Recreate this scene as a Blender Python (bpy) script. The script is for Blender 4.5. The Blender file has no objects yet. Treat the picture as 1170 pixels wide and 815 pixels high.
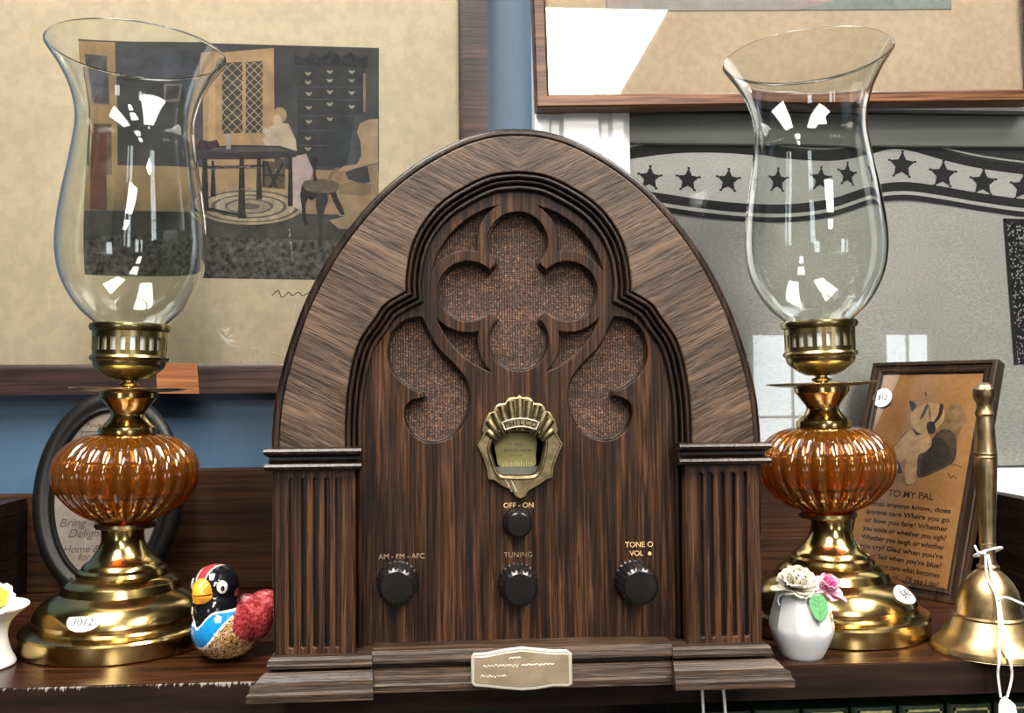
import bpy, bmesh, math, random
from math import sin, cos, pi, radians, sqrt
from mathutils import Vector, Matrix, noise as noise_
random.seed(7)
SC = bpy.context.scene
COL = SC.collection
S = 0.001                      # everything below is written in millimetres

# ------------------------------------------------------------------ camera
cr, cu, cb, cp = [[0.997672, -0.06774, -0.007849], [0.005462, -0.035352, 0.99936], [-0.067974, -0.997077, -0.034899], [-0.0418, -0.52, 0.17]]
cd = bpy.data.cameras.new('camera'); cam = bpy.data.objects.new('camera', cd); COL.objects.link(cam)
cam.matrix_world = Matrix(((cr[0],cu[0],cb[0],cp[0]),(cr[1],cu[1],cb[1],cp[1]),(cr[2],cu[2],cb[2],cp[2]),(0,0,0,1)))
cd.sensor_fit = 'HORIZONTAL'; cd.sensor_width = 36; cd.lens = 36*1062/1170; cd.clip_start = .01
SC.camera = cam
# ------------------------------------------------------------------ world, lights, exposure
w = bpy.data.worlds.new('world'); SC.world = w; w.use_nodes = True
w.node_tree.nodes['Background'].inputs[0].default_value = (.8,.88,1,1)
w.node_tree.nodes['Background'].inputs[1].default_value = .25
SC.view_settings.view_transform = 'Standard'; SC.view_settings.look = 'None'
SC.view_settings.gamma = 1; SC.view_settings.use_curve_mapping = False
SC.view_settings.exposure = .95
def area(name, loc, size, rad, color, rot=(0,0,0)):
    l = bpy.data.lights.new(name, 'AREA'); l.shape = 'RECTANGLE'; l.size, l.size_y = size
    l.energy = rad*pi*size[0]*size[1]; l.color = color
    o = bpy.data.objects.new(name, l); COL.objects.link(o); o.location = loc; o.rotation_euler = rot
    return o
TROFFERS = [(.44,-2.6,1.2), (-.50,-.72,1.2), (.90,-.72,1.2), (.44,-5.0,2.4)]
for x, y, ln in TROFFERS:
    area('troffer_lamp', (x,y,1.493), (.58,ln-.02), 22, (1,.95,.88))
# daylight through the shop windows behind the viewer; leftmost one added for brass reflections
WINS = [(-2.3,1.1,-.35,1.3), (3.03,.72,-.1,1.48), (4.1,.4,-.1,1.48)]      # centre x, width, centre z, height
for x, ww, z, hh in WINS:
    area('window_daylight', (x,-6.96,z), (ww,hh), 4.5, (.86,.93,1), (radians(90),0,0))

# ------------------------------------------------------------------ materials
def newmat(name):
    m = bpy.data.materials.new(name); m.use_nodes = True
    nt = m.node_tree; b = nt.nodes['Principled BSDF']
    return m, nt, b
def N(nt, t, **k):
    n = nt.nodes.new(t)
    for a, v in k.items(): setattr(n, a, v)
    return n
def setin(n, **k):
    for a, v in k.items():
        n.inputs[a.replace('_',' ')].default_value = v
def coords(nt, scale=(1,1,1), rot=(0,0,0), mirror=False, src='Object'):
    tc = N(nt,'ShaderNodeTexCoord'); out = tc.outputs[src]
    if mirror:
        sp = N(nt,'ShaderNodeSeparateXYZ'); nt.links.new(out, sp.inputs[0])
        ab = N(nt,'ShaderNodeMath', operation='ABSOLUTE'); nt.links.new(sp.outputs[0], ab.inputs[0])
        cb_ = N(nt,'ShaderNodeCombineXYZ'); nt.links.new(ab.outputs[0], cb_.inputs[0])
        nt.links.new(sp.outputs[1], cb_.inputs[1]); nt.links.new(sp.outputs[2], cb_.inputs[2]); out = cb_.outputs[0]
    if any(rot):
        mp = N(nt,'ShaderNodeMapping'); mp.inputs['Rotation'].default_value = rot
        nt.links.new(out, mp.inputs[0]); out = mp.outputs[0]
    mp = N(nt,'ShaderNodeMapping'); mp.inputs['Scale'].default_value = scale
    nt.links.new(out, mp.inputs[0]); return mp.outputs[0]
def ramp(nt, fac, stops, interp='LINEAR'):
    r = N(nt,'ShaderNodeValToRGB'); r.color_ramp.interpolation = interp
    while len(r.color_ramp.elements) < len(stops): r.color_ramp.elements.new(.5)
    for e, (p, c) in zip(r.color_ramp.elements, stops):
        e.position = p; e.color = (c[0],c[1],c[2],1) if not isinstance(c,(int,float)) else (c,c,c,1)
    nt.links.new(fac, r.inputs[0]); return r.outputs[0]
def mixc(nt, a, b, f, mode='MIX'):
    m = N(nt,'ShaderNodeMix', data_type='RGBA', blend_type=mode)
    if isinstance(f,(int,float)): m.inputs[0].default_value = f
    else: nt.links.new(f, m.inputs[0])
    for s, i in ((a,6),(b,7)):
        if isinstance(s,(tuple,list)): m.inputs[i].default_value = (*s[:3],1)
        else: nt.links.new(s, m.inputs[i])
    return m.outputs[2]
def noise(nt, vec, scale=1, detail=3, rough=.55, dist=0):
    n = N(nt,'ShaderNodeTexNoise'); setin(n, Scale=scale, Detail=detail, Roughness=rough, Distortion=dist)
    nt.links.new(vec, n.inputs['Vector']); return n.outputs['Fac']
def bump(nt, b, h, strength=.3, dist=.0005):
    n = N(nt,'ShaderNodeBump'); setin(n, Strength=strength, Distance=dist)
    nt.links.new(h, n.inputs['Height']); nt.links.new(n.outputs[0], b.inputs['Normal'])
def plain(name, col, rough=.5, metal=0, spec=.5, nz=0, scale=60, bmp=0, coat=0):
    m, nt, b = newmat(name)
    setin(b, Roughness=rough, Metallic=metal); b.inputs['Specular IOR Level'].default_value = spec
    b.inputs['Coat Weight'].default_value = coat; b.inputs['Coat Roughness'].default_value = .08
    n = noise(nt, coords(nt), scale, 4)
    lo = tuple(c*(1-nz) for c in col); hi = tuple(min(1,c*(1+nz)) for c in col)
    nt.links.new(ramp(nt, n, [(.3,lo),(.7,hi)]), b.inputs['Base Color'])
    if bmp: bump(nt, b, n, bmp, .0005)
    return m
def wood(name, dark, mid, light, axis='z', rough=.4, mirror=False, ang=0, fine=1.0, b_=.5, streak=1.0, coat=.1, short=1.0, warm=1.0, ceruse=0, warp=.4, spec=.28):
    m, nt, b = newmat(name)
    def wc(c): return (c[0]*1.08, c[1]*.92*warm, c[2]*.74*warm)
    dark, mid, light = wc(dark), wc(mid), wc(light)
    def sc(a, l):
        return {'z':(a,a,l),'x':(l,a,a),'y':(a,l,a)}[axis]
    rot = (0, radians(ang), 0)
    v1 = coords(nt, sc(1000*fine, 24*fine*short), rot, mirror); v2 = coords(nt, sc(230*fine, 7*fine*short), rot, mirror); v3 = coords(nt, sc(26,9), rot, mirror)
    n1 = noise(nt, v1, 1, 2, .6, .15); n2 = noise(nt, v2, 1, 5, .66, warp); n3 = noise(nt, v3, 1, 2)
    c = ramp(nt, n2, [(.36,dark),(.5,mid),(.64,light)])
    pore = ramp(nt, n1, [(.38,(.14*streak,.11*streak,.10*streak)),(.50,(1,1,1))])
    c = mixc(nt, c, pore, .85, 'MULTIPLY')
    if ceruse:
        v4 = coords(nt, sc(1150*fine, 42*fine*short), rot, mirror); n4 = noise(nt, v4, 1, 1.5, .5, .1)
        c = mixc(nt, c, (light[0]*2.1, light[1]*2.1, light[2]*2.3), ramp(nt, n4, [(.64,0),(.70,ceruse)]))
    c = mixc(nt, c, ramp(nt, n3, [(.3,(.60,.55,.50)),(.7,(1.25,1.2,1.12))]), .85, 'MULTIPLY')
    nt.links.new(c, b.inputs['Base Color'])
    setin(b, Roughness=rough); b.inputs['Specular IOR Level'].default_value = spec; b.inputs['Coat Weight'].default_value = coat*.3; b.inputs['Coat Roughness'].default_value = .25
    h = N(nt,'ShaderNodeMath', operation='ADD'); nt.links.new(n1,h.inputs[0]); nt.links.new(n2,h.inputs[1])
    bump(nt, b, h.outputs[0], b_, .0004)
    return m
M = {}
M['veneer'] = wood('walnut_veneer', (.030,.0195,.0158), (.060,.039,.031), (.098,.066,.054), 'x', .42, True, 26, 1.15, .6, 1.3, 0, 1.9, 1.12, .35)
M['panel'] = wood('walnut_panel', (.0065,.0031,.0019), (.026,.0125,.0070), (.082,.042,.0215), 'z', .45, False, 0, 1.1, .5, .8, 0, .9, 1, 0, 1.1, .18)
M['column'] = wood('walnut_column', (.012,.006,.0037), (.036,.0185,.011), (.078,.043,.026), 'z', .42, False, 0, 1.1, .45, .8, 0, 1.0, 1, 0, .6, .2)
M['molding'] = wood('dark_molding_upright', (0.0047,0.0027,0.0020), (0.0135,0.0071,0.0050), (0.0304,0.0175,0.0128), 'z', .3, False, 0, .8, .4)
M['basewood'] = wood('walnut_base', (.009,.0055,.0042), (.030,.0185,.0142), (.075,.050,.040), 'x', .36, False, 0, 1.5, .8, .8, 0, .9, 1.12, .35, .5, .3)
M['shell'] = wood('dark_cabinet_wood', (.003,.0016,.001), (.009,.0045,.003), (.018,.009,.006), 'y', .45)
M['shelf'] = wood('mahogany_shelf', (.009,.0036,.002), (.027,.0105,.005), (.055,.023,.011), 'x', .28, False, 0, .5, .2, 1.6, .2)
M['backboard'] = wood('mahogany_board', (.014,.0068,.0033), (.030,.0145,.007), (.046,.0235,.0115), 'x', .5, False, 0, .5, .15, 3.5, 0, 1,1,0,.4,.15)
M['black_board'] = wood('dark_side_board', (.004,.003,.003), (.012,.006,.005), (.02,.01,.008), 'y', .45)
M['frame_dark'] = wood('dark_mahogany_frame', (0.0112,0.0054,0.0054), (0.0270,0.0135,0.0135), (0.0450,0.0261,0.0248), 'x', .42, False, 0, .5, .3, 2)
M['frame_brown'] = wood('brown_moulded_frame', (.030,.013,.006), (.075,.035,.017), (.135,.068,.034), 'x', .34, False, 0, .5, .2, 2)
M['patch_wood'] = wood('bare_pine_patch', (.17,.075,.033), (.26,.12,.055), (.33,.165,.08), 'x', .5, False, 0, .4, .3, 4)
M['pal_frame'] = wood('bronze_brown_frame', (0.0126,0.0080,0.0055), (0.0273,0.0181,0.0126), (0.0504,0.0357,0.0252), 'z', .35, False, 0, .5, .2, 2)
M['black_frame'] = plain('black_lacquer', (.004,.0036,.0032), .42, nz=.2, spec=.3)
# brass
def brass(name, col, rough, nz=.15, sc=40, dirt=.5):
    m, nt, b = newmat(name)
    n = noise(nt, coords(nt), sc, 5, .65)
    nt.links.new(ramp(nt, n, [(.3,tuple(c*dirt for c in col)),(.6,col)]), b.inputs['Base Color'])
    r = N(nt,'ShaderNodeMapRange'); setin(r, To_Min=rough*.7, To_Max=rough*1.6); nt.links.new(n, r.inputs[0])
    nt.links.new(r.outputs[0], b.inputs['Roughness']); setin(b, Metallic=1)
    return m
M['brass'] = brass('polished_brass', (.56,.40,.155), .15, dirt=.66)
M['brass_old'] = brass('tarnished_brass', (.40,.31,.14), .22, dirt=.6)
M['bell_brass'] = brass('dull_bell_brass', (.38,.27,.13), .30, sc=60, dirt=.6)
M['handle_brass'] = brass('dark_bell_brass', (.33,.235,.13), .32, sc=80, dirt=.6)
M['escutcheon'] = brass('antique_escutcheon_brass', (.27,.21,.115), .34, sc=200, dirt=.45)
M['plaque'] = brass('satin_champagne_metal', (.50,.40,.27), .42, sc=60, dirt=.9)
M['plaque_edge'] = plain('bright_plaque_edge', (.90,.86,.72), .3, .8)
M['bakelite'] = plain('black_bakelite', (.005,.0045,.0045), .25, nz=.3, spec=.4)
M['chrome'] = plain('worn_knob_ring', (.45,.44,.42), .25, .9)
M['sleeve'] = plain('bright_nickel_sleeve', (.80,.80,.76), .3, .6)
M['gold_ink'] = plain('gold_lettering', (.55,.38,.17), .5, nz=.3, scale=500)
M['gold_faded'] = plain('faded_lettering', (.20,.135,.08), .55, nz=.3, scale=500)
M['ink'] = plain('dark_brown_ink', (.03,.015,.008), .8)
M['pen'] = plain('grey_pen', (.08,.08,.10), .7)
M['white_paper'] = plain('white_label', (.56,.57,.58), .6)
M['string'] = plain('white_cotton_string', (.60,.60,.59), .8, nz=.1, scale=900)
M['porcelain'] = plain('white_porcelain', (.50,.51,.52), .15, nz=.02, coat=.5)
M['matte_white'] = plain('white_glazed_ceramic', (.58,.58,.57), .3, nz=.04, scale=120, bmp=.1, coat=.2)
M['cream_rose'] = plain('cream_porcelain', (.52,.48,.38), .25, nz=.04, coat=.3)
M['pink_rose'] = plain('pale_pink_porcelain', (.55,.27,.34), .25, nz=.05, coat=.3)
M['deep_pink'] = plain('deep_pink_porcelain', (.45,.06,.17), .25, nz=.2, scale=300, coat=.3)
M['leaf'] = plain('green_porcelain', (.07,.22,.08), .25, nz=.25, scale=250, coat=.4)
M['yellow_petal'] = plain('yellow_petal', (.70,.58,.05), .5, nz=.12, scale=200)
M['white_petal'] = plain('white_petal', (.6,.62,.58), .5, nz=.06, scale=200)
M['moss'] = plain('grey_green_filler', (.22,.26,.2), .7, nz=.3)
M['blue_wall'] = plain('blue_painted_wall', (.036,.077,.13), .5, nz=.05, scale=120, bmp=.35)
M['white_paint'] = plain('white_gloss_paint', (.74,.75,.75), .3, nz=.03, scale=30)
M['shaded_rail_paint'] = plain('shaded_grey_green_rail', (.23,.235,.215), .5, nz=.06, scale=20)  # top rail grey has the shade below the hanging picture painted in
M['dark_gap'] = plain('black_rebate', (.01,.01,.01), .6)
M['room_wall'] = plain('room_wall_paint', (.055,.045,.035), .8, nz=.25, scale=2)
M['ceiling'] = plain('ceiling_paint', (.16,.155,.145), .8)
M['floor'] = plain('room_floor', (.05,.03,.018), .6, nz=.2, scale=3)
M['fixture'] = plain('white_fixture', (.8,.8,.78), .5)
M['bone'] = plain('dark_interior', (.006,.005,.004), .8)
def mottled(name, a, b_, sc, det=5, rough=.7, mid=.5):
    m, nt, b = newmat(name)
    n = noise(nt, coords(nt), sc, det, .7); n2 = noise(nt, coords(nt), sc*14, 2)
    c = ramp(nt, n, [(.35,a),(.65,b_)]); c = mixc(nt, c, ramp(nt, n2, [(.4,(.86,.86,.86)),(.6,(1.05,1.05,1.05))]), .6, 'MULTIPLY')
    nt.links.new(c, b.inputs['Base Color']); setin(b, Roughness=rough); return m
M['mat_board'] = mottled('aged_cream_mat', (.71,.585,.40), (.77,.645,.455), 7)
M['mat_plate'] = mottled('plate_area_cream', (.74,.615,.42), (.79,.665,.47), 7)
M['tan_mat'] = mottled('aged_tan_mat', (.68,.51,.34), (.76,.59,.41), 9)
M['pal_paper'] = mottled('ochre_card', (.40,.185,.055), (.52,.26,.085), 18)
M['oval_paper'] = mottled('grey_oval_paper', (.07,.055,.043), (.15,.12,.095), 22)
def cloth():
    m, nt, b = newmat('speaker_cloth')
    wv = N(nt,'ShaderNodeTexWave', bands_direction='X'); setin(wv, Scale=200, Distortion=1.2, Detail=2, Detail_Scale=60)
    nt.links.new(coords(nt), wv.inputs['Vector'])
    wh = N(nt,'ShaderNodeTexWave', bands_direction='Z'); setin(wh, Scale=240, Distortion=3.0, Detail=2, Detail_Scale=90)
    nt.links.new(coords(nt), wh.inputs['Vector'])
    n = noise(nt, coords(nt,(700,700,1100)), 1, 3, .7); n2 = noise(nt, coords(nt,(30,30,160)), 1, 3, .6)
    c = ramp(nt, n, [(.30,(.004,.003,.002)),(.44,(.036,.018,.013)),(.54,(.11,.06,.040)),(.60,(.17,.075,.035)),(.70,(.34,.26,.17))])
    c = mixc(nt, c, ramp(nt, n2, [(.35,(.50,.42,.38)),(.65,(1.25,1.15,1.0))]), .9, 'MULTIPLY')
    c = mixc(nt, c, ramp(nt, wv.outputs['Fac'], [(.15,(.12,.10,.09)),(.55,(1.1,1.1,1.1))]), .85, 'MULTIPLY')
    c = mixc(nt, c, ramp(nt, wh.outputs['Fac'], [(.1,(.4,.4,.4)),(.5,(1,1,1))]), .6, 'MULTIPLY')
    nt.links.new(c, b.inputs['Base Color']); setin(b, Roughness=.85); bump(nt, b, wv.outputs['Fac'], .6, .0005)
    return m
M['cloth'] = cloth()
def woven(name, a, b_, scx=700, scz=1200):
    m, nt, b = newmat(name)
    n = noise(nt, coords(nt,(scx*.5,scx,scz)), 1, 3, .8); n2 = noise(nt, coords(nt,(9,9,14)), 1, 3)
    c = ramp(nt, n, [(.35,a),(.65,b_)]); c = mixc(nt, c, ramp(nt, n2, [(.3,(.9,.9,.9)),(.7,(1.08,1.08,1.06))]), .8, 'MULTIPLY')
    nt.links.new(c, b.inputs['Base Color']); setin(b, Roughness=.9); bump(nt, b, n, .4, .0004); return m
M['linen'] = woven('grey_linen', (.40,.395,.36), (.68,.67,.62))
M['linen_light'] = woven('pale_linen_band', (.50,.495,.46), (.66,.65,.61))
M['black_weave'] = woven('black_weave', (.012,.012,.013), (.035,.035,.037))
M['dark_weave'] = woven('charcoal_weave', (.03,.031,.032), (.055,.056,.055), 200, 300)
def checker_weave():
    m, nt, b = newmat('black_white_border_weave')
    v = N(nt,'ShaderNodeTexVoronoi'); setin(v, Scale=420); nt.links.new(coords(nt,(1,1,.8)), v.inputs['Vector'])
    nt.links.new(ramp(nt, v.outputs['Distance'], [(.30,(.45,.45,.43)),(.42,(.012,.012,.014))]), b.inputs['Base Color'])
    setin(b, Roughness=.9); return m
M['border_weave'] = checker_weave()
# glass
def glass(name, col=(1,1,1), rough=0.0, ior=1.47):
    m, nt, b = newmat(name); nt.nodes.remove(b)
    g = N(nt,'ShaderNodeBsdfGlass'); g.inputs[0].default_value = (*col,1); g.inputs['Roughness'].default_value = rough; g.inputs['IOR'].default_value = ior
    nt.links.new(g.outputs[0], nt.nodes['Material Output'].inputs[0]); return m
M['clear_glass'] = glass('clear_glass', (.97,.98,.97))
def amber():
    m, nt, b = newmat('amber_glass')
    b.inputs['Base Color'].default_value = (.54,.20,.02,1)
    setin(b, Roughness=.04); b.inputs['Transmission Weight'].default_value = .93; b.inputs['IOR'].default_value = 1.48
    b.inputs['Coat Weight'].default_value = .4; b.inputs['Coat Roughness'].default_value = .03
    return m
M['amber'] = amber()
def pane():
    m, nt, b = newmat('picture_glazing'); nt.nodes.remove(b)
    t = N(nt,'ShaderNodeBsdfTransparent'); t.inputs[0].default_value = (.985,.99,.985,1)
    g = N(nt,'ShaderNodeBsdfGlossy'); g.inputs['Roughness'].default_value = .015
    f = N(nt,'ShaderNodeFresnel'); f.inputs[0].default_value = 1.5
    mx = N(nt,'ShaderNodeMixShader'); nt.links.new(f.outputs[0], mx.inputs[0]); nt.links.new(t.outputs[0], mx.inputs[1]); nt.links.new(g.outputs[0], mx.inputs[2])
    nt.links.new(mx.outputs[0], nt.nodes['Material Output'].inputs[0]); return m
M['pane'] = pane()
def vcol():
    m, nt, b = newmat('painted_glaze')
    a = N(nt,'ShaderNodeAttribute', attribute_name='glaze')
    nt.links.new(a.outputs['Color'], b.inputs['Base Color']); setin(b, Roughness=.12)
    b.inputs['Coat Weight'].default_value = .5; b.inputs['Coat Roughness'].default_value = .05
    return m
M['glaze'] = vcol()
def emis(name, col, st):
    m, nt, b = newmat(name); nt.nodes.remove(b)
    e = N(nt,'ShaderNodeEmission'); e.inputs[0].default_value = (*col,1); e.inputs[1].default_value = st
    nt.links.new(e.outputs[0], nt.nodes['Material Output'].inputs[0]); return m
_flat = {}
def flat(c, nz=.12, sc=60):
    k = (c,nz,sc)
    if k not in _flat: _flat[k] = plain('print_ink', c, .75, nz=nz, scale=sc)
    return _flat[k]
def shelf_front():
    # dark front edge with chipped paint along the arris
    m, nt, b = newmat('chipped_shelf_edge')
    n2 = noise(nt, coords(nt,(7,160,80)), 1, 5, .6)
    base = ramp(nt, n2, [(.3,(.004,.0025,.002)),(.5,(.012,.006,.004)),(.7,(.026,.012,.008))])
    tc = N(nt,'ShaderNodeTexCoord'); sp = N(nt,'ShaderNodeSeparateXYZ'); nt.links.new(tc.outputs['Object'], sp.inputs[0])
    # height of the scratch below the arris varies along x
    nz_ = noise(nt, coords(nt,(330,0,28)), 1, 3, .65); lo = noise(nt, coords(nt,(14,0,0)), 1, 1)
    zz = N(nt,'ShaderNodeMapRange'); setin(zz, From_Min=-.010, From_Max=.0, To_Min=-.50, To_Max=.065); nt.links.new(sp.outputs[2], zz.inputs[0])
    xx = N(nt,'ShaderNodeMapRange'); setin(xx, From_Min=-.16, From_Max=.02, To_Min=0, To_Max=-.14); nt.links.new(sp.outputs[0], xx.inputs[0])
    a1 = N(nt,'ShaderNodeMath', operation='ADD'); nt.links.new(nz_, a1.inputs[0]); nt.links.new(zz.outputs[0], a1.inputs[1])
    a2 = N(nt,'ShaderNodeMath', operation='MULTIPLY_ADD'); nt.links.new(lo, a2.inputs[0]); a2.inputs[1].default_value = .5; nt.links.new(a1.outputs[0], a2.inputs[2])
    a3 = N(nt,'ShaderNodeMath', operation='ADD'); nt.links.new(a2.outputs[0], a3.inputs[0]); nt.links.new(xx.outputs[0], a3.inputs[1])
    mask = ramp(nt, a3.outputs[0], [(.80,0),(.86,1)])
    nt.links.new(mixc(nt, base, (.24,.21,.19), mask), b.inputs['Base Color']); setin(b, Roughness=.6); b.inputs['Specular IOR Level'].default_value=.1
    bump(nt, b, n2, .3, .0004)
    return m
M['shelf_front'] = shelf_front()

# ------------------------------------------------------------------ mesh helpers
def link(name, me, mats, parent=None, loc=None):
    o = bpy.data.objects.new(name, me); COL.objects.link(o)
    if not isinstance(mats,(list,tuple)): mats = [mats]
    if not me.materials:
        for m in mats: me.materials.append(m)
    if parent: o.parent = parent
    if loc is not None: o.location = [c*S for c in loc]
    return o
def mesh(name, verts, faces, mats, parent=None, loc=None, smooth=None, idx=None):
    me = bpy.data.meshes.new(name); me.from_pydata([[c*S for c in v] for v in verts], [], faces); me.update()
    bm = bmesh.new(); bm.from_mesh(me); 
    bmesh.ops.recalc_face_normals(bm, faces=bm.faces); bm.to_mesh(me); bm.free()
    if idx: 
        for p, i in zip(me.polygons, idx): p.material_index = i
    if smooth is not None:
        me.shade_smooth(); me.set_sharp_from_angle(angle=radians(smooth))
    return link(name, me, mats, parent, loc)
def thing(name, label, cat, loc=(0,0,0), rot=(0,0,0), group=None):
    o = bpy.data.objects.new(name, None); COL.objects.link(o); o.empty_display_size = .01
    o.location = [c*S for c in loc]; o.rotation_euler = rot
    tag(o, label, cat, group); return o
def tag(o, label, cat, group=None):
    o['label'] = label; o['category'] = cat
    if group: o['group'] = group
    return o
def lathe_data(prof, seg=72, rf=None, closed=False, off=0):
    V=[]; F=[]
    n = len(prof)
    for r, z in prof:
        for k in range(seg):
            a = 2*pi*k/seg; q = rf(r,z,a) if rf else r
            V.append((q*cos(a), q*sin(a), z))
    for i in range(n if closed else n-1):
        j = (i+1) % n
        for k in range(seg):
            l = (k+1) % seg
            F.append((i*seg+k+off, i*seg+l+off, j*seg+l+off, j*seg+k+off))
    return V, F
def lathe(name, prof, mat, parent=None, loc=None, seg=72, rf=None, closed=False, smooth=35, caps=True):
    prof = [(max(r,.02),z) for r,z in prof]
    V, F = lathe_data(prof, seg, rf, closed)
    if caps and not closed:
        F.append(tuple(range(seg))); F.append(tuple((len(prof)-1)*seg+k for k in range(seg)))
    return mesh(name, V, F, mat, parent, loc, smooth)
def catmull(P, n=6, closed=False):
    out=[]; m=len(P)
    g = (lambda i: P[i % m]) if closed else (lambda i: P[max(0,min(m-1,i))])
    for i in range(m if closed else m-1):
        a,b,c,d = g(i-1),g(i),g(i+1),g(i+2)
        for k in range(n):
            t=k/n
            out.append(tuple(.5*((2*b[j])+(-a[j]+c[j])*t+(2*a[j]-5*b[j]+4*c[j]-d[j])*t*t+(-a[j]+3*b[j]-3*c[j]+d[j])*t**3) for j in range(len(b))))
    if not closed: out.append(tuple(P[-1]))
    return out
def from_curve(name, contours, half, bevel, res=2):
    """filled 2D curve -> mesh in the XZ plane, centred on y=0"""
    cv = bpy.data.curves.new(name, 'CURVE'); cv.dimensions = '2D'; cv.fill_mode = 'BOTH'
    for c in contours:
        sp = cv.splines.new('POLY'); sp.points.add(len(c)-1)
        for p, q in zip(sp.points, c): p.co = (q[0]*S, q[1]*S, 0, 1)
        sp.use_cyclic_u = True
    cv.extrude = max(half-bevel,0)*S; cv.bevel_depth = bevel*S; cv.bevel_resolution = res; cv.offset = -bevel*S
    o = bpy.data.objects.new(name, cv); COL.objects.link(o)
    bpy.context.view_layer.update()
    me = bpy.data.meshes.new_from_object(o.evaluated_get(bpy.context.evaluated_depsgraph_get()))
    bpy.data.objects.remove(o); bpy.data.curves.remove(cv)
    me.transform(Matrix.Rotation(radians(90),4,'X')); me.name = name; me.materials.clear()
    return me
def plate(name, contours, y0, thick, bevel, mat, parent=None, smooth=40, res=2, loc=(0,0,0)):
    me = from_curve(name, contours, thick/2, bevel, res)
    me.transform(Matrix.Translation((0,(y0+thick/2)*S,0)))
    me.shade_smooth(); me.set_sharp_from_angle(angle=radians(smooth))
    return link(name, me, mat, parent, loc)
def text(name, body, size, x, z, y, mat, parent, align='CENTER', ext=.1, shear=0, rot=0, sx=1, spacing=1.0, bold=0):
    cv = bpy.data.curves.new(name, 'FONT'); cv.body = body; cv.size = size*S; cv.align_x = align; cv.align_y = 'CENTER'
    cv.extrude = ext*S; cv.shear = shear; cv.offset = bold*S; cv.space_character = spacing; cv.space_line = 1.0
    o = bpy.data.objects.new(name, cv); COL.objects.link(o); bpy.context.view_layer.update()
    me = bpy.data.meshes.new_from_object(o.evaluated_get(bpy.context.evaluated_depsgraph_get()))
    bpy.data.objects.remove(o); bpy.data.curves.remove(cv)
    me.transform(Matrix.Translation((x*S,y*S,z*S)) @ Matrix.Rotation(radians(-rot),4,'Y') @ Matrix.Rotation(radians(90),4,'X') @ Matrix.Diagonal((sx,1,1,1)))
    me.name = name; me.materials.clear()
    return link(name, me, mat, parent)
def tube_data(path, r, seg=8, closed=False):
    P = [Vector(p) for p in path]; n=len(P); V=[]; F=[]
    up = None
    for i, p in enumerate(P):
        t = (P[(i+1)%n]-P[i-1]) if closed else (P[min(i+1,n-1)]-P[max(i-1,0)])
        t.normalize()
        if up is None:
            up = Vector((0,0,1)) if abs(t.z)<.9 else Vector((1,0,0))
        up = (up - t*up.dot(t)).normalized(); s = t.cross(up)
        rr = r(i/(n-1)) if callable(r) else r
        for k in range(seg):
            a=2*pi*k/seg; q = p + (up*cos(a)+s*sin(a))*rr; V.append(tuple(q))
    for i in range(n if closed else n-1):
        j=(i+1)%n
        for k in range(seg):
            l=(k+1)%seg; F.append((i*seg+k,i*seg+l,j*seg+l,j*seg+k))
    if not closed: F.append(tuple(range(seg))); F.append(tuple((n-1)*seg+k for k in range(seg)))
    return V, F
def tube(name, path, r, mat, parent=None, seg=8, closed=False):
    V,F = tube_data(path, r, seg, closed); return mesh(name, V, F, mat, parent, smooth=60)
class Bag:
    """collects several shapes that together are ONE part"""
    def __init__(s): s.V=[]; s.F=[]; s.I=[]
    def add(s, V, F, i=0):
        o=len(s.V); s.V += [tuple(v) for v in V]; s.F += [tuple(a+o for a in f) for f in F]; s.I += [i]*len(F); return s
    def box(s, x0,x1,y0,y1,z0,z1,i=0):
        V=[(x,y,z) for x in (x0,x1) for y in (y0,y1) for z in (z0,z1)]
        return s.add(V, [(0,1,3,2),(4,6,7,5),(0,4,5,1),(2,3,7,6),(0,2,6,4),(1,5,7,3)], i)
    def poly(s, P, y, i=0):
        return s.add([(p[0],y,p[1]) for p in P], [tuple(range(len(P)))], i)
    def build(s, name, mats, parent=None, smooth=None, bevel=0, loc=None):
        o = mesh(name, s.V, s.F, mats, parent, loc, smooth, s.I)
        if bevel:
            m = o.modifiers.new('bevel','BEVEL'); m.width = bevel*S; m.segments = 2; m.limit_method='ANGLE'
            bpy.context.view_layer.update()
            me = bpy.data.meshes.new_from_object(o.evaluated_get(bpy.context.evaluated_depsgraph_get()))
            o.modifiers.clear(); o.data = me
            me.shade_smooth(); me.set_sharp_from_angle(angle=radians(50))
        return o
def prism(name, prof, x0, x1, mat, parent=None, smooth=30, miter=(0,0), yr=15):
    """(y,z) profile run along x"""
    y1 = max(p[0] for p in prof)
    n=len(prof); V=[(x0-miter[0]*max(0,yr-p[0]),p[0],p[1]) for p in prof]+[(x1+miter[1]*max(0,yr-p[0]),p[0],p[1]) for p in prof]
    F=[(i,(i+1)%n,(i+1)%n+n,i+n) for i in range(n)]+[tuple(range(n)),tuple(range(n,2*n))]
    return mesh(name, V, F, mat, parent, smooth=smooth)
def offset(P, d, closed=False):
    """shift polyline to its left-hand side by d with mitres"""
    out=[]; n=len(P)
    for i in range(n):
        a = P[i-1] if (closed or i>0) else None; b=P[i]; c = P[(i+1)%n] if (closed or i<n-1) else None
        def nr(p,q):
            dx,dz=q[0]-p[0],q[1]-p[1]; l=sqrt(dx*dx+dz*dz) or 1; return (-dz/l,dx/l)
        if a is None: m=nr(b,c); k=1
        elif c is None: m=nr(a,b); k=1
        else:
            n1,n2=nr(a,b),nr(b,c); m=(n1[0]+n2[0],n1[1]+n2[1]); l=sqrt(m[0]**2+m[1]**2) or 1; m=(m[0]/l,m[1]/l)
            k=1/max(.45,m[0]*n1[0]+m[1]*n1[1])
        out.append((b[0]+m[0]*d*k,b[1]+m[1]*d*k))
    return out
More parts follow.
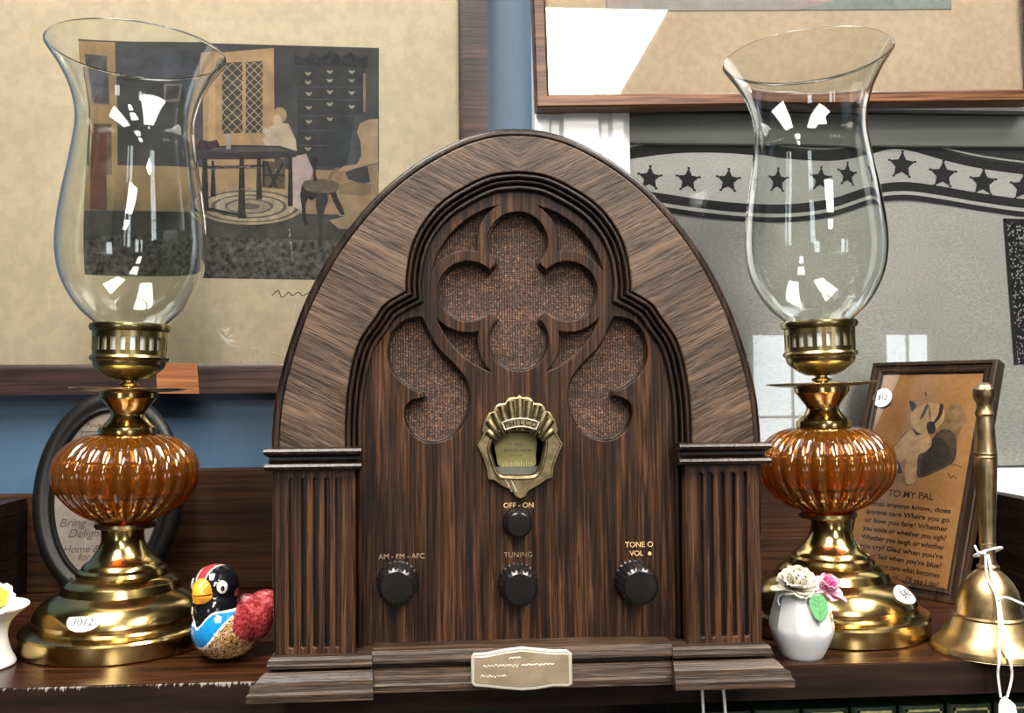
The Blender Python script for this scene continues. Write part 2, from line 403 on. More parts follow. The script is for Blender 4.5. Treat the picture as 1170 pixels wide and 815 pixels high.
def arc(cx,cz,r,a0,a1,n=12):
    return [(cx+r*cos(radians(a0+(a1-a0)*k/n)), cz+r*sin(radians(a0+(a1-a0)*k/n))) for k in range(n+1)]
def struct(o):
    o['kind']='structure'; return o

# ------------------------------------------------------------------ the room (setting)
b = Bag(); b.box(-4600,4600,358,420,-1200,1500); struct(b.build('wall_back', M['blue_wall']))
b = Bag(); b.box(-4660,-4600,-7100,420,-1200,1500); struct(b.build('wall_left', M['room_wall']))
b = Bag(); b.box(4600,4660,-7100,420,-1200,1500); struct(b.build('wall_right', M['room_wall']))
b = Bag(); b.box(-4660,4660,-7100,420,1500,1560); struct(b.build('ceiling', M['ceiling']))
b = Bag(); b.box(-4660,4660,-7100,420,-1260,-1200); struct(b.build('floor', M['floor']))
b = Bag()
xs = sorted([(x-ww/2, x+ww/2, z-hh/2, z+hh/2) for x,ww,z,hh in WINS]); px=-4.6
for x0,x1,z0,z1 in xs:
    b.box(px*1000,x0*1000,-7060,-6980,-1200,1500); b.box(x0*1000,x1*1000,-7060,-6980,-1200,z0*1000); b.box(x0*1000,x1*1000,-7060,-6980,z1*1000,1500); px=x1
b.box(px*1000,4600,-7060,-6980,-1200,1500); struct(b.build('wall_front', M['room_wall']))
for i,(x0,x1,z0,z1) in enumerate(xs):
    x0,x1,z0,z1=[v*1000 for v in (x0,x1,z0,z1)]; b=Bag(); t=35
    b.box(x0-t,x0+8,-6980,-6940,z0-t,z1+t); b.box(x1-8,x1+t,-6980,-6940,z0-t,z1+t)
    b.box(x0,x1,-6980,-6940,z0-t,z0+8); b.box(x0,x1,-6980,-6940,z1-8,z1+t)
    b.box((x0+x1)/2-12,(x0+x1)/2+12,-6950,-6930,z0,z1); b.box(x0,x1,-6950,-6930,(z0+z1)/2-12,(z0+z1)/2+12)
    struct(b.build('window_%d'%(i+1), M['white_paint']))
for x,y,ln in TROFFERS:
    t = thing('ceiling_light', {(.44,-2.6):'ceiling light panel mirrored in the glass of the upper right picture',(-.50,-.72):'ceiling light panel above and in front of the left lamp',(.90,-.72):'ceiling light panel above and in front of the right lamp',(.44,-5.0):'long ceiling light panel farthest from the shelf'}[(x,y)], 'ceiling light', (x*1000,y*1000,1500), group='ceiling light panels')
    h_=ln*500+5; b=Bag(); b.box(-305,-290,-h_,h_,-12,0); b.box(290,305,-h_,h_,-12,0); b.box(-290,290,-h_,-h_+15,-12,0); b.box(-290,290,h_-15,h_,-12,0); b.box(-290,290,-h_+15,h_-15,-2,0)
    b.build('frame', M['fixture'], t)

# white cased glass-fronted display set on the wall
case = thing('display_case', 'white painted wall case with glass front holding a grey coverlet', 'display case', (0,358,60))
def cz(z): return z-60
b=Bag(); prof=[(39,330),(52,330),(55,333),(62,333),(66,328),(98,328),(102,333),(108,333),(112,330),(122,330),(129,336)]
V=[(x,y-358,cz(z)) for z in (60,760) for x,y in prof]; n=len(prof)
F=[(i,i+1,i+1+n,i+n) for i in range(n-1)]
V+=[(39,0,cz(60)),(129,0,cz(60)),(39,0,cz(760)),(129,0,cz(760))]
F+=[(0,n,2*n+2,2*n),(n-1,2*n-1,2*n+3,2*n+1),tuple(range(n))+(2*n+1,2*n),tuple(range(n,2*n))+(2*n+3,2*n+2)]
b.add(V,F); b.build('stile', M['white_paint'], case, 30)
b=Bag(); b.box(129,900,-30,0,cz(60),cz(90)); b.build('bottom_rail', M['white_paint'], case, bevel=1.5)
b=Bag(); b.box(129,900,-12,0,cz(403),cz(437)); b.build('top_rail', M['shaded_rail_paint'], case, bevel=1)
b=Bag(); b.box(129,900,-24,0,cz(437),cz(760)); b.build('header', M['white_paint'], case, bevel=1)
b=Bag(); b.box(129.5,900,-13.5,-12.2,cz(433),cz(434.6)); b.build('rebate_line', M['dark_gap'], case)
b=Bag(); b.box(900,930,-30,0,cz(60),cz(760)); b.build('stile', M['white_paint'], case, bevel=1.5)
b=Bag(); b.box(129.2,899.8,-15.5,-13.8,cz(90.3),cz(436.8)); b.build('glass', M['pane'], case)
# coverlet inside it
cv = thing('coverlet', 'grey woven coverlet with black star border and stripes, behind the wall-case glass', 'textile', (0,352,91))
def q(P): return [(x,z-91) for x,z in P]
b=Bag()
nx,nz_=60,30; V=[]; F=[]
for i in range(nx+1):
    for j in range(nz_+1):
        x=130+i*(768/nx); z=.5+j*(311/nz_); V.append((x,2.2+1.0*sin(x*.03+z*.01)*(.3+z/400),z))
for i in range(nx):
    for j in range(nz_): a=i*(nz_+1)+j; F.append((a,a+nz_+1,a+nz_+2,a+1))
b.add(V,F,0)
def wavy(y_px, x0=130, x1=560): pass
# lower black stripes (left dips, rises to a crest by the lamp, falls away right)
crest_lo = [(129.9,359.7), (165.4,354.8), (199.3,350.0), (242.0,346.0), (285.0,345.4), (328.4,350.8), (372.2,363.9), (389.8,367.4), (411.8,367.6), (442.6,363.5), (477.9,357.7), (522.3,352.0), (576.1,348.8)]
crest_hi = [(130.3,391.6), (166.0,397.0), (200.1,399.0), (242.9,397.8), (285.9,393.1), (329.2,391.8), (359.8,396.3), (390.7,404.3), (412.6,402.0), (443.4,393.7), (478.7,386.2), (523.1,380.5), (577.0,376.6)]
lo = catmull(crest_lo,4); hi = catmull(crest_hi,4)
def band(L0, d0, d1, y, i):
    A=[(x,z+d0) for x,z in L0]; B=[(x,z+d1) for x,z in L0]; n=len(A)
    b.add([(x,y,z-91) for x,z in A]+[(x,y,z-91) for x,z in B], [(k,k+1,n+k+1,n+k) for k in range(n-1)], i)
# charcoal cloth above the border up to the rail
n=len(hi); b.add([(x,.9,z-91) for x,z in hi]+[(x,.9,312) for x,z in hi], [(k,k+1,n+k+1,n+k) for k in range(n-1)], 3)
band(hi, -3, 6, .6, 2); band(hi, 8.6, 10.2, .6, 1)
# pale ground of the star band
lo2=[(x,z) for x,z in lo]; hi2=[(x,z-3) for x,z in hi]; n=len(lo2)
b.add([(x,.7,z-91) for x,z in lo2]+[(x,.7,z-91) for x,z in hi2], [(k,k+1,n+k+1,n+k) for k in range(n-1)], 1)
band(lo, 1, -8, .5, 2); band(lo, -8, -11.5, .55, 1); band(lo, -11.5, -16.5, .5, 2)
for (x,z), sgn in zip([(151.2,370.7), (188.5,369.3), (227.8,368.8), (272.5,369.1), (320.1,371.2), (350.7,376.6), (400.8,385.5), (442.0,376.4), (482.7,369.0), (523.6,364.1), (562.9,359.1)], (1,)*11):
    R=13.5 if x>380 else 11.5
    P=[(x+(R if k%2==0 else R*.5)*sin(radians(k*36+4)), z-91+(R if k%2==0 else R*.5)*cos(radians(k*36+4))) for k in range(10)]
    V=[(x,.4,z-91)]+[(p[0],.4,p[1]) for p in P]
    b.add(V,[(0,1+k,1+(k+1)%10) for k in range(10)],2)
    for p in P[::2]: b.box(p[0]-1.3,p[0]+1.3,.3,.5,p[1]-1.0,p[1]+1.0,2)
P=[(503.9,332.9), (575.5,329.7), (580.2,186.7), (511.6,190.5)]; b.poly(q(P),.5,4)
P=[(502.2,333.7), (505.7,333.7), (513.3,189.6), (509.8,189.7)]; b.poly(q(P),.4,2)
P=[(502.2,333.7), (575.6,331.5), (575.5,328.0), (502.1,330.3)]; b.poly(q(P),.4,2)
b.build('cloth', [M['linen'],M['linen_light'],M['black_weave'],M['dark_weave'],M['border_weave']], cv)

# ------------------------------------------------------------------ shelf unit
sh = thing('shelf_unit', 'dark mahogany shelf with low back board and chipped front edge', 'shelf', (0,39,-260))
b=Bag(); b.box(-440,445,2,276,240,260); b.build('top_board', M['shelf'], sh)
def seg(z): return z+260
b=Bag(); b.box(-440,445,0,2,240,259.6); fe=b.build('front_edge', M['shelf_front'], sh, loc=(0,0,0))
fe.data.transform(Matrix.Translation((0,0,-.260))); fe.location=(0,0,.260)
pts=[(-430,260),(-430,343),(-345,343),(-325,347),(-300,358),(-272,363),(240,363),(290,358),(330,346),(350,341),(432,341),(432,260)]
plate('back_board',[pts],261,15,1.2,M['backboard'],sh)
for x in (-412,404):
    y0=-20 if x<0 else 112
    P=[(y0,260),(y0,325),(y0+12,337),(y0+30,341),(258,341),(258,260)]
    V=[(xx,y,z) for xx in (x,x+13) for y,z in P]; n=len(P)
    F=[(i,(i+1)%n,(i+1)%n+n,i+n) for i in range(n)]+[tuple(range(n)),tuple(range(n,2*n))]
    if x<0: V=[(v[0],max(v[1],30),v[2]) for v in V]
    mesh('side_rail', V, F, M['black_board'], sh)
b=Bag(); b.box(-440,445,10,276,0,20); b.build('lower_board', M['black_board'], sh)
for x in (-440,427): b=Bag(); b.box(x,x+18,10,276,20,240); b.build('side_panel', M['black_board'], sh)
b=Bag(); b.box(-422,427,268,276,20,240); b.build('rear_panel', M['black_board'], sh)
# books on the lower shelf
def book(x, h, wd, col, gold, label):
    t = thing('book', label, 'book', (x,58,-240), group='leather books on the lower shelf')
    leather = plain('book_leather', col, .35, nz=.4, scale=90, bmp=.2)
    b=Bag(); P=[(-wd/2,3),(-wd/2+2,1),(-wd/4,.2),(0,0),(wd/4,.2),(wd/2-2,1),(wd/2,3)]
    V=[(p[0],p[1],z) for z in (0,h) for p in P]+[(-wd/2,110,0),(wd/2,110,0),(-wd/2,110,h),(wd/2,110,h)]; n=7
    F=[(i,i+1,i+1+n,i+n) for i in range(n-1)]+[(0,n,16,14),(n-1,15,17,2*n-1),(14,15,17,16),tuple(range(n))+(15,14),tuple(range(n,2*n))+(17,16)]
    b.add(V,F); b.build('cover', leather, t, 40)
    b=Bag(); x0,x1=-wd/2+3.2,wd/2-3.2; 
    for (a,c,d,e) in ((x0,x1,h-3.6,h-2.2),(x0,x1,h-60,h-58.8),(x0,x0+1.1,h-60,h-2.2),(x1-1.1,x1,h-60,h-2.2)): b.box(a,c,.0-.5,1.2,d,e)
    b.build('gilt_border', gold, t)
gold = plain('book_gilding', (.50,.48,.22), .4, .5, nz=.4, scale=300)
goldd = plain('dull_gilding', (.12,.11,.07), .5, .3, nz=.4, scale=300)
names=['darkest book, its spine border barely gilt, leftmost of the row under the shelf','second book from the left under the shelf, gilt-bordered spine','third book from the left under the shelf, gilt-bordered green spine','fourth book from the left under the shelf, below the white vase and lamp base','fifth book from the left under the shelf, gilt-bordered green spine','book right of centre in the row, just left of the hanging bell tag','book at the right end of the row, behind the hanging tag']
for i in range(7):
    x=132+i*31.4; col=[(.012,.02,.014),(.02,.035,.02),(.018,.03,.018),(.016,.03,.018),(.022,.036,.02),(.02,.034,.02),(.018,.03,.018)][i]
    book(x, 207, 29.4, col, goldd if i==0 else gold, names[i])

# ------------------------------------------------------------------ picture at left
pl = thing('framed_print', 'large framed interior print with cream mat hanging at left', 'picture', (-242,357,168))
def qL(P): return [(x+242,z-168) for x,z in P]
ox0,ox1,oz0,oz1 = -235,238,0,420; w_=27
def frame_bars(name, x0,x1,z0,z1,w,y0,y1,mat,parent,lip=0):
    A=[(x0,z0),(x1,z0),(x1,z1),(x0,z1)]; B=[(x0+w,z0+w),(x1-w,z0+w),(x1-w,z1-w),(x0+w,z1-w)]; b=Bag()
    for i in range(4):
        j=(i+1)%4
        a,c,d,e=A[i],A[j],B[j],B[i]
        def L(p,q_,t): return (p[0]+(q_[0]-p[0])*t,p[1]+(q_[1]-p[1])*t)
        prof=[(0,y1),(0,y0+lip),(.12,y0),(.8,y0),(1,y0+2.5+lip),(1,y1)]
        V=[]; 
        for t,y in prof: p=L(a,e,t); V.append((p[0],y,p[1]))
        for t,y in prof: p=L(c,d,t); V.append((p[0],y,p[1]))
        n=len(prof); b.add(V,[(k,(k+1)%n,(k+1)%n+n,k+n) for k in range(n)])
    return b.build(name, mat, parent, 40)
frame_bars('frame', ox0,ox1,oz0,oz1,w_,-24,0,M['frame_dark'],pl)
b=Bag(); b.box(ox0+25,ox1-25,-15,-12,25,oz1-25); b.build('mat_board', M['mat_board'], pl)
b=Bag(); P=[(-405.7,510.0), (-81.4,513.0), (-82.5,241.6), (-403.2,242.3)]; P=qL(P); b.poly(P,-15.1,0); b.poly([(p[0]*.997,p[1]) for p in P],-15.15,1); b.build('plate_mark',[M['mat_board'],M['mat_plate']],pl)
# print
b=Bag(); ink=[]; 
def K(c,nz=.12,sc=60):
    m=flat(c,min(.9,nz+.14),sc)
    if m not in ink: ink.append(m)
    return ink.index(m)
YY=[-15.3]
def pp(P,c,nz=.12,sc=60):
    YY[0]-=.012; b.poly(qL(P),YY[0],K(c,nz,sc))
slate=(.072,.072,.076); tan=(.46,.30,.16); dark=(.028,.028,.032); pale=(.6,.52,.42); tan2=(.40,.27,.15)
pp([(-379.2,491.9), (-105.0,488.6), (-105.7,270.8), (-375.1,274.8)],slate,.2,25)
pp([(-376.7,376.9), (-105.4,372.7), (-105.5,318.8), (-376.3,325.7)],tan2,.2,30)
pp([(-375.6,335.3), (-105.5,331.8), (-105.7,270.8), (-375.1,274.8)],(.07,.065,.062),.5,45)
pp([(-373.9,313.0), (-105.6,307.4), (-105.7,270.8), (-375.1,274.8)],(.10,.095,.085),.9,220)
pp([(-379.2,490.3), (-345.0,490.1), (-342.5,355.5), (-371.9,357.7)],tan,.1)
pp([(-373.7,478.3), (-352.7,477.0), (-351.6,431.8), (-371.0,433.1)],(.13,.12,.13),.3,90)
pp([(-370.1,415.4), (-349.9,414.9), (-348.0,367.5), (-368.9,368.9)],(.20,.13,.09),.3)
pp([(-265.7,480.1), (-201.5,486.9), (-200.6,375.1), (-265.3,374.6)],tan,.08)
pp([(-261.0,475.3), (-254.6,477.0), (-254.3,377.9), (-260.6,377.9)],(.52,.36,.20),.05)
for x0,x1 in ((254,277),(281,300)):
    pp([p for p in ((-446.7,526.9) if False else [])] or {254:[(-248.3,472.2), (-230.1,473.3), (-229.9,407.3), (-248.1,406.3)],281:[(-226.9,473.4), (-211.8,474.4), (-211.7,407.5), (-226.8,407.4)]}[x0],(.07,.065,.06),.2)
lat=Bag()
for (A_,B_) in (([(-248.3,472.2), (-229.9,406.5)]),([(-226.9,473.4), (-211.7,407.5)])),:
    pass
def lattice(x0,z1,x1,z0,n=6,wd=.45):
    w=x1-x0; h=z1-z0; st=w/2.0
    k=-h
    import itertools
    cc=-h
    while cc < w:
        for sg in (1,-1):
            # line x = x0+cc+t (sg=1) or mirrored
            pts_=[]
            a=max(0,cc); e=min(w,cc+h)
            if e>a:
                za=a-cc; ze=e-cc
                xa,xe=(a,e) if sg==1 else (w-a,w-e)
                P=[(x0+xa-wd,z0+za),(x0+xa+wd,z0+za),(x0+xe+wd,z0+ze),(x0+xe-wd,z0+ze)]
                YY[0]-=.0006; b.poly(qL(P),YY[0]-.01,K((.55,.42,.27)))
        cc+=st
(a0,a1),(a2,a3)=[(-248.3,472.2), (-229.9,406.5)]; lattice(a0,a1,a2,a3)
(a0,a1),(a2,a3)=[(-226.9,473.4), (-211.7,407.5)]; lattice(a0,a1,a2,a3)
YY[0]-=.02
# chest of drawers
pp([(-179.9,473.3), (-117.2,471.0), (-117.4,375.8), (-179.9,376.9)],(.05,.052,.058),.15)
pp([(-183.1,481.5), (-173.5,476.7), (-167.1,483.4), (-159.1,478.6), (-149.4,485.3), (-139.8,478.9), (-131.7,484.0), (-122.0,478.4), (-114.8,482.6), (-114.8,469.4), (-183.1,471.6)],(.035,.035,.04),.4,200)
pp([(-119.7,464.4), (-117.2,464.5), (-117.3,418.4), (-119.8,418.4)],(.30,.22,.15))
for zz in (94,104,116,131,148,166):
    pass
for P in ([(-178.3,451.2), (-120.5,451.2), (-120.5,450.6), (-178.3,450.6)],[(-178.3,439.8), (-120.5,439.7), (-120.5,439.1), (-178.3,439.1)],[(-178.3,424.2), (-120.6,424.9), (-120.6,424.3), (-178.3,423.6)],[(-178.3,410.4), (-143.9,410.7), (-143.9,409.9), (-178.3,409.5)],[(-178.3,396.5), (-151.9,396.8), (-151.9,395.9), (-178.3,395.7)]):
    pp(P,(.10,.10,.10))
for x,z in [(-170.3,463.6), (-150.3,465.6), (-130.1,465.9), (-170.3,455.4), (-150.3,457.4), (-130.2,457.7), (-169.5,444.8), (-150.3,446.7), (-130.2,446.2), (-169.5,431.7), (-150.3,435.2), (-130.2,433.0), (-169.5,418.6), (-150.3,421.3), (-170.3,403.1), (-170.3,393.3)]:
    pp([(x-3.2,z+1.4),(x,z+.6),(x+3.2,z+1.4),(x+1.6,z-1.4),(x,z-2.2),(x-1.6,z-1.4)],(.42,.36,.26))
# rug
import math as _m
def ell(px0,rx,rz,n=28): return [(px0[0]+rx*cos(2*pi*k/n),px0[1]+rz*sin(2*pi*k/n)) for k in range(n)]
c0=(-223.5,339.3)
for k,(rx,rz,cc) in enumerate(((49,17,(.42,.33,.21)),(45,15,(.12,.10,.09)),(42,13.8,(.45,.36,.24)),(34,11,(.11,.10,.09)),(31,9.8,(.40,.32,.22)),(22,7,(.12,.11,.10)),(19,5.8,(.36,.28,.19)),(10,3,(.12,.1,.09)))): pp(ell(c0,rx,rz),cc,.2,120)
# wing chair
pp([(-147.9,415.6), (-138.3,419.8), (-128.6,420.8), (-128.7,397.8), (-131.9,379.0), (-141.5,381.3), (-147.9,393.5), (-149.5,405.8)],(.045,.05,.058),.2)
pp([(-128.6,420.8), (-124.6,425.7), (-118.9,428.3), (-109.3,425.9), (-106.0,421.0), (-115.7,420.1), (-123.0,415.9), (-125.4,409.3), (-122.2,400.3), (-121.4,385.6), (-125.5,377.4), (-135.1,375.7), (-131.9,393.7), (-129.4,410.1)],(.075,.085,.095),.2)
pp([(-125.4,409.3), (-123.0,416.7), (-115.7,420.9), (-106.0,421.8), (-106.2,380.8), (-115.8,378.3), (-127.9,374.9), (-136.7,371.6), (-143.1,373.2), (-137.5,377.3), (-125.5,379.0), (-121.4,387.3), (-122.2,399.5)],(.44,.31,.20),.1)
pp([(-136.7,371.6), (-127.9,374.9), (-115.8,378.3), (-112.6,376.7), (-112.6,362.8), (-122.3,361.1), (-133.5,365.1)],(.06,.06,.065),.2)
pp([(-115.8,377.5), (-106.2,380.0), (-106.3,343.2), (-111.1,344.0), (-112.7,359.5)],(.34,.24,.15),.12)
pp([(-143.1,373.2), (-136.7,372.4), (-139.9,366.7), (-141.6,357.7), (-144.8,360.9), (-146.3,367.4)],(.30,.20,.12),.12)
pp([(-143.2,359.3), (-131.9,362.7), (-112.7,361.2), (-112.7,351.4), (-128.7,348.0), (-141.6,351.2)],(.26,.18,.11),.12)
pp([(-141.6,351.2), (-122.3,349.7), (-123.2,329.3), (-142.4,330.8)],(.38,.27,.16),.12)
pp([(-151.2,326.7), (-135.2,330.9), (-128.8,333.3), (-126.4,336.6), (-124.8,332.5), (-117.6,326.9), (-125.6,318.7), (-141.6,318.6)],(.36,.26,.16),.15)
pp([(-115.9,338.3), (-111.1,341.6), (-109.5,331.8), (-112.7,326.9)],(.10,.07,.05),.15)
# girl
pp([(-186.3,385.0), (-171.9,388.4), (-165.5,373.0), (-170.3,357.5), (-175.1,334.7), (-184.6,339.5), (-187.8,364.7)],(.50,.40,.38),.1)
pp([(-211.7,401.0), (-205.4,412.5), (-197.4,417.5), (-187.9,416.0), (-181.5,401.4), (-179.9,386.7), (-194.2,383.3), (-206.9,391.3)],(.56,.46,.34),.1)
pp(ell((-195.8,424.0),6.2,7.5),(.42,.28,.15),.15); pp(ell((-198.2,419.1),4.2,5),(.56,.42,.32),.06)
pp([(-212.5,409.2), (-208.5,412.5), (-197.4,401.2), (-200.6,396.3)],(.6,.5,.42))
# table
pp([(-273.2,390.7), (-241.8,395.9), (-195.8,395.5), (-178.3,390.0), (-181.5,385.1), (-211.7,383.2), (-270.9,382.6)],(.05,.045,.045),.2)
pp([(-268.5,391.5), (-241.8,394.2), (-197.4,393.9), (-187.9,390.7), (-241.7,388.6)],(.11,.10,.10),.2)
for P in ([(-265.4,382.7), (-261.4,382.7), (-259.7,334.3), (-266.8,334.3)],[(-232.3,384.6), (-228.3,384.6), (-226.6,328.0), (-233.7,328.0)],[(-216.4,383.9), (-213.3,384.0), (-211.6,345.9), (-217.2,345.8)],[(-187.9,385.0), (-184.7,385.0), (-183.9,339.5), (-188.6,339.5)],[(-257.5,381.1), (-255.1,381.2), (-253.4,348.0), (-258.2,348.0)]): pp(P,(.035,.03,.03),.3,200)
pp([(-265.2,339.1), (-225.8,331.2), (-225.8,328.8), (-265.2,335.9)],(.035,.03,.03)); pp([(-262.2,376.2), (-187.8,378.5), (-187.8,376.1), (-262.2,373.8)],(.04,.035,.035))
# side chair with dark legs
pp([(-211.7,381.5), (-191.0,380.1), (-191.0,355.7), (-210.1,357.2)],(.12,.09,.06),.3,200)
for P in ([(-209.3,380.7), (-206.9,380.8), (-197.4,356.5), (-200.5,356.5)],[(-194.2,380.1), (-191.8,379.3), (-202.9,356.5), (-206.1,356.4)],[(-211.7,369.4), (-191.0,368.7), (-191.0,367.1), (-211.7,367.7)],[(-211.7,381.5), (-209.3,381.6), (-209.3,357.2), (-211.6,357.2)]): pp(P,(.03,.028,.028),.2)
pp([(-175.9,359.1), (-173.5,363.2), (-162.3,364.9), (-148.0,364.2), (-141.6,360.1), (-143.2,355.2), (-149.6,351.1), (-162.3,350.2), (-171.9,352.6)],(.15,.115,.085),.25,120)
pp([(-175.9,359.1), (-171.9,354.2), (-162.3,351.9), (-162.4,347.8), (-167.1,345.3), (-170.3,347.7), (-172.7,339.6), (-171.9,328.3), (-169.5,323.4), (-172.7,321.8), (-175.1,326.6), (-175.9,339.6), (-177.5,349.3)],(.03,.028,.028),.2)
pp([(-162.3,351.9), (-152.8,351.9), (-152.0,344.6), (-155.2,336.5), (-156.8,324.3), (-157.6,312.1), (-156.8,303.2), (-160.0,300.7), (-161.6,304.8), (-160.0,315.3), (-160.8,328.3), (-163.2,339.7)],(.05,.052,.055),.2)
pp([(-149.6,351.1), (-144.8,353.6), (-143.2,347.9), (-138.4,338.2), (-136.8,331.7), (-140.0,331.7), (-144.0,338.1), (-148.0,346.3)],(.035,.03,.03),.2)
pp([(-166.3,382.8), (-165.5,385.2), (-162.3,385.2), (-160.7,382.8), (-163.1,378.7), (-163.1,368.9), (-161.5,363.3), (-165.5,363.2), (-165.5,377.1)],(.03,.028,.028),.2)
pp([(-156.0,364.1), (-152.8,364.1), (-149.5,371.5), (-144.7,375.6), (-141.5,375.6), (-143.1,372.4), (-147.9,369.1), (-149.6,363.3)],(.22,.15,.09),.2)
pp([(-273.3,393.9), (-267.0,400.5), (-259.1,398.9), (-252.8,400.6), (-249.7,394.2), (-259.1,390.8), (-270.1,390.7)],(.06,.03,.035),.6,260)
pp([(-244.2,405.6), (-240.2,405.6), (-240.2,391.8), (-244.1,391.8)],(.40,.38,.33))
# picture on far wall, seen through the lamp glass
pp([(-344.2,488.5), (-265.7,481.7), (-265.6,452.4), (-343.2,456.1)],(.075,.08,.10),.2); pp([(-298.6,451.1), (-279.8,450.6), (-281.3,434.3), (-298.5,434.1)],(.25,.22,.2)); pp([(-296.3,448.7), (-282.1,448.1), (-283.7,436.7), (-296.2,436.6)],(.09,.07,.07))
pp([(-371.6,407.4), (-354.5,407.6), (-352.4,335.4), (-369.4,336.9)],(.17,.07,.045),.3)
b.build('print', ink, pl)
sig=[catmull([(x+242,-15.4,z-168) for x,z in P],4) for P in ([(-202.8,257.1), (-197.3,262.0), (-194.1,255.5), (-187.8,260.3), (-184.6,257.1), (-179.1,260.3), (-175.1,257.1), (-167.2,261.1), (-162.4,258.7)],)]
for P in sig: tube('signature',P,.35,M['ink'],pl,5)
b=Bag(); b.box(ox0+26,ox1-26,-19.5,-17.5,26,oz1-26); b.build('glass', M['pane'], pl)
P=qL([(-303.9,195.7), (-267.7,195.5), (-265.3,167.9), (-302.2,168.3)]); plate('mend_patch',[[(x,z) for x,z in P][::-1]],-25.2,3,.3,M['patch_wood'],pl)

# ------------------------------------------------------------------ picture at upper right
pr = thing('framed_picture', 'large brown wood framed picture with tan mat hanging upper right', 'picture', (38.5,327,424), (0,radians(-1.5),0))
frame_bars('frame', 0,478,0,400,12.2,-20,0,M['frame_brown'],pr,1.5)
b=Bag(); b.box(11,467,-9,-6,11,389); b.build('mat_board', M['tan_mat'], pr)
b=Bag(); b.box(70,398,-9.6,-9,92,330,0); b.poly([(70,92),(240,92),(262,100),(120,108)],-9.65,1); b.poly([(250,92),(398,92),(398,110),(300,104)],-9.66,2)
b.build('print', [flat((.50,.40,.36),.15),flat((.46,.42,.40),.1),flat((.32,.36,.33),.2)], pr)
b=Bag(); b.box(69,399,-9.3,-9,91.2,330.8); b.build('print_edge', flat((.25,.22,.18)), pr)
b=Bag(); b.box(12,466,-14.5,-12.5,12,388); b.build('glass', M['pane'], pr)

# ------------------------------------------------------------------ the radio
rd = thing('cathedral_radio', 'dark wooden cathedral-shaped tabletop radio with quatrefoil speaker grille', 'radio')
def lr(P):           # right half, listed top -> bottom, to full left-bottom .. right-bottom
    return [(-x,z) for x,z in reversed(P) if abs(x)>.01]+P
arch_r = [(-0.3,324.2), (14.3,323.3), (31.6,318.5), (49.5,309.7), (65.8,299.0), (81.5,285.4), (98.3,266.2), (112.4,245.6), (124.4,222.4), (131.8,202.9), (137.4,184.1), (141.5,165.5), (143.4,147.6), (143.8,136.7)]
arch_r[0]=(0,arch_r[0][1])
arch_full = catmull([(-x,z) for x,z in arch_r[2:0:-1]]+arch_r,5)[10:]
arch_full = [(x,z) for x,z in arch_full]; arch_full[0]=(0,arch_full[0][1])
arch = lr(arch_full+[(142.5,20)])
o1 = catmull([(0,(-0.7,297.8)[1])]+[(16.9,295.5), (35.2,286.5), (48.3,276.6), (58.1,263.6), (63.7,249.4), (65.9,233.5), (65.6,227.0)],5)
o2 = catmull([(65.6,227.0), (72.4,223.3), (79.1,218.6), (84.8,210.2), (91.9,200.0), (96.2,188.8), (99.5,171.6), (101.0,154.4), (101.2,136.7)],5)
open_r = o1[:-1]+o2+[(o2[-1][0],20)]
OP = lr(open_r)                                  # left-bottom over the top to right-bottom
def ring(outer, inner): return [outer + inner[::-1]]
def tighten(d): return offset(OP, -d)            # towards the panel
OA = lambda d: offset(arch, -d)
# shell
plate('cabinet_shell', ring(arch, OA(9)), 29, 160, 1.2, M['shell'], rd)
plate('edge_bead', ring(OA(-.6), OA(4.8)), 25.5, 5, 2.2, M['molding'], rd, res=4)
plate('face_veneer', ring(OA(4.4), offset(OP,.8)), 24, 6, .7, M['veneer'], rd)
back = [OA(8)]
plate('back_panel', back, 150, 6, 0.4, M['shell'], rd)
for d0,d1,y in ((-.3,2.4,25.2),(2.9,5.2,27.2),(5.6,8.6,29.6)):
    plate('arch_molding', ring(tighten(d0), tighten(d1)), y, 7, 1.05, M['molding'], rd, res=3)
# grille cut-outs
qc = (-1.1,228.5); qx,qz = 0.0, qc[1]
s_ = .5185
def quatre(r, dist, al=135):
    P=[]
    for k in range(4):
        th=90-90*k; cx,cz_=qx+dist*cos(radians(th)), qz+dist*sin(radians(th))
        P+=arc(cx,cz_,r,th+al,th-al,22)
    return P
quat = quatre(34.8*s_, 57.5*s_)
tris=[]
def circ_pts(sx,sz,R,top):
    # corner triangle between outer circle R and two lobe circles r
    r=48*s_; D=57.5*s_
    # lobes: vertical (0,±D) and horizontal (±D,0); work in first quadrant
    def inter(c0,r0,c1,r1,pick):
        dx,dz=c1[0]-c0[0],c1[1]-c0[1]; d=sqrt(dx*dx+dz*dz); a=(r0*r0-r1*r1+d*d)/(2*d); h=sqrt(max(0,r0*r0-a*a))
        xm,zm=c0[0]+a*dx/d,c0[1]+a*dz/d; c=[(xm+h*dz/d,zm-h*dx/d),(xm-h*dz/d,zm+h*dx/d)]; return c[0] if pick(c[0]) >= pick(c[1]) else c[1]
    A=inter((0,0),R,(0,D),r,lambda p:p[0]); B=inter((0,0),R,(D,0),r,lambda p:p[1])
    Cc=inter((0,D),r,(D,0),r,lambda p:p[0]+p[1])
    def a_of(c,p): return math.degrees(math.atan2(p[1]-c[1],p[0]-c[0]))
    P=arc(0,0,R,a_of((0,0),A),a_of((0,0),B),14)
    P+=arc(D,0,r,a_of((D,0),B),a_of((D,0),Cc),10)[1:]
    P+=arc(0,D,r,a_of((0,D),Cc),a_of((0,D),A),10)[1:-1]
    return [(qx+sx*x,qz+sz*z) for x,z in P]
for sx in (1,-1):
    for sz in (1,-1): tris.append(circ_pts(sx,sz,(102 if sz>0 else 98.5)*s_,sz>0))
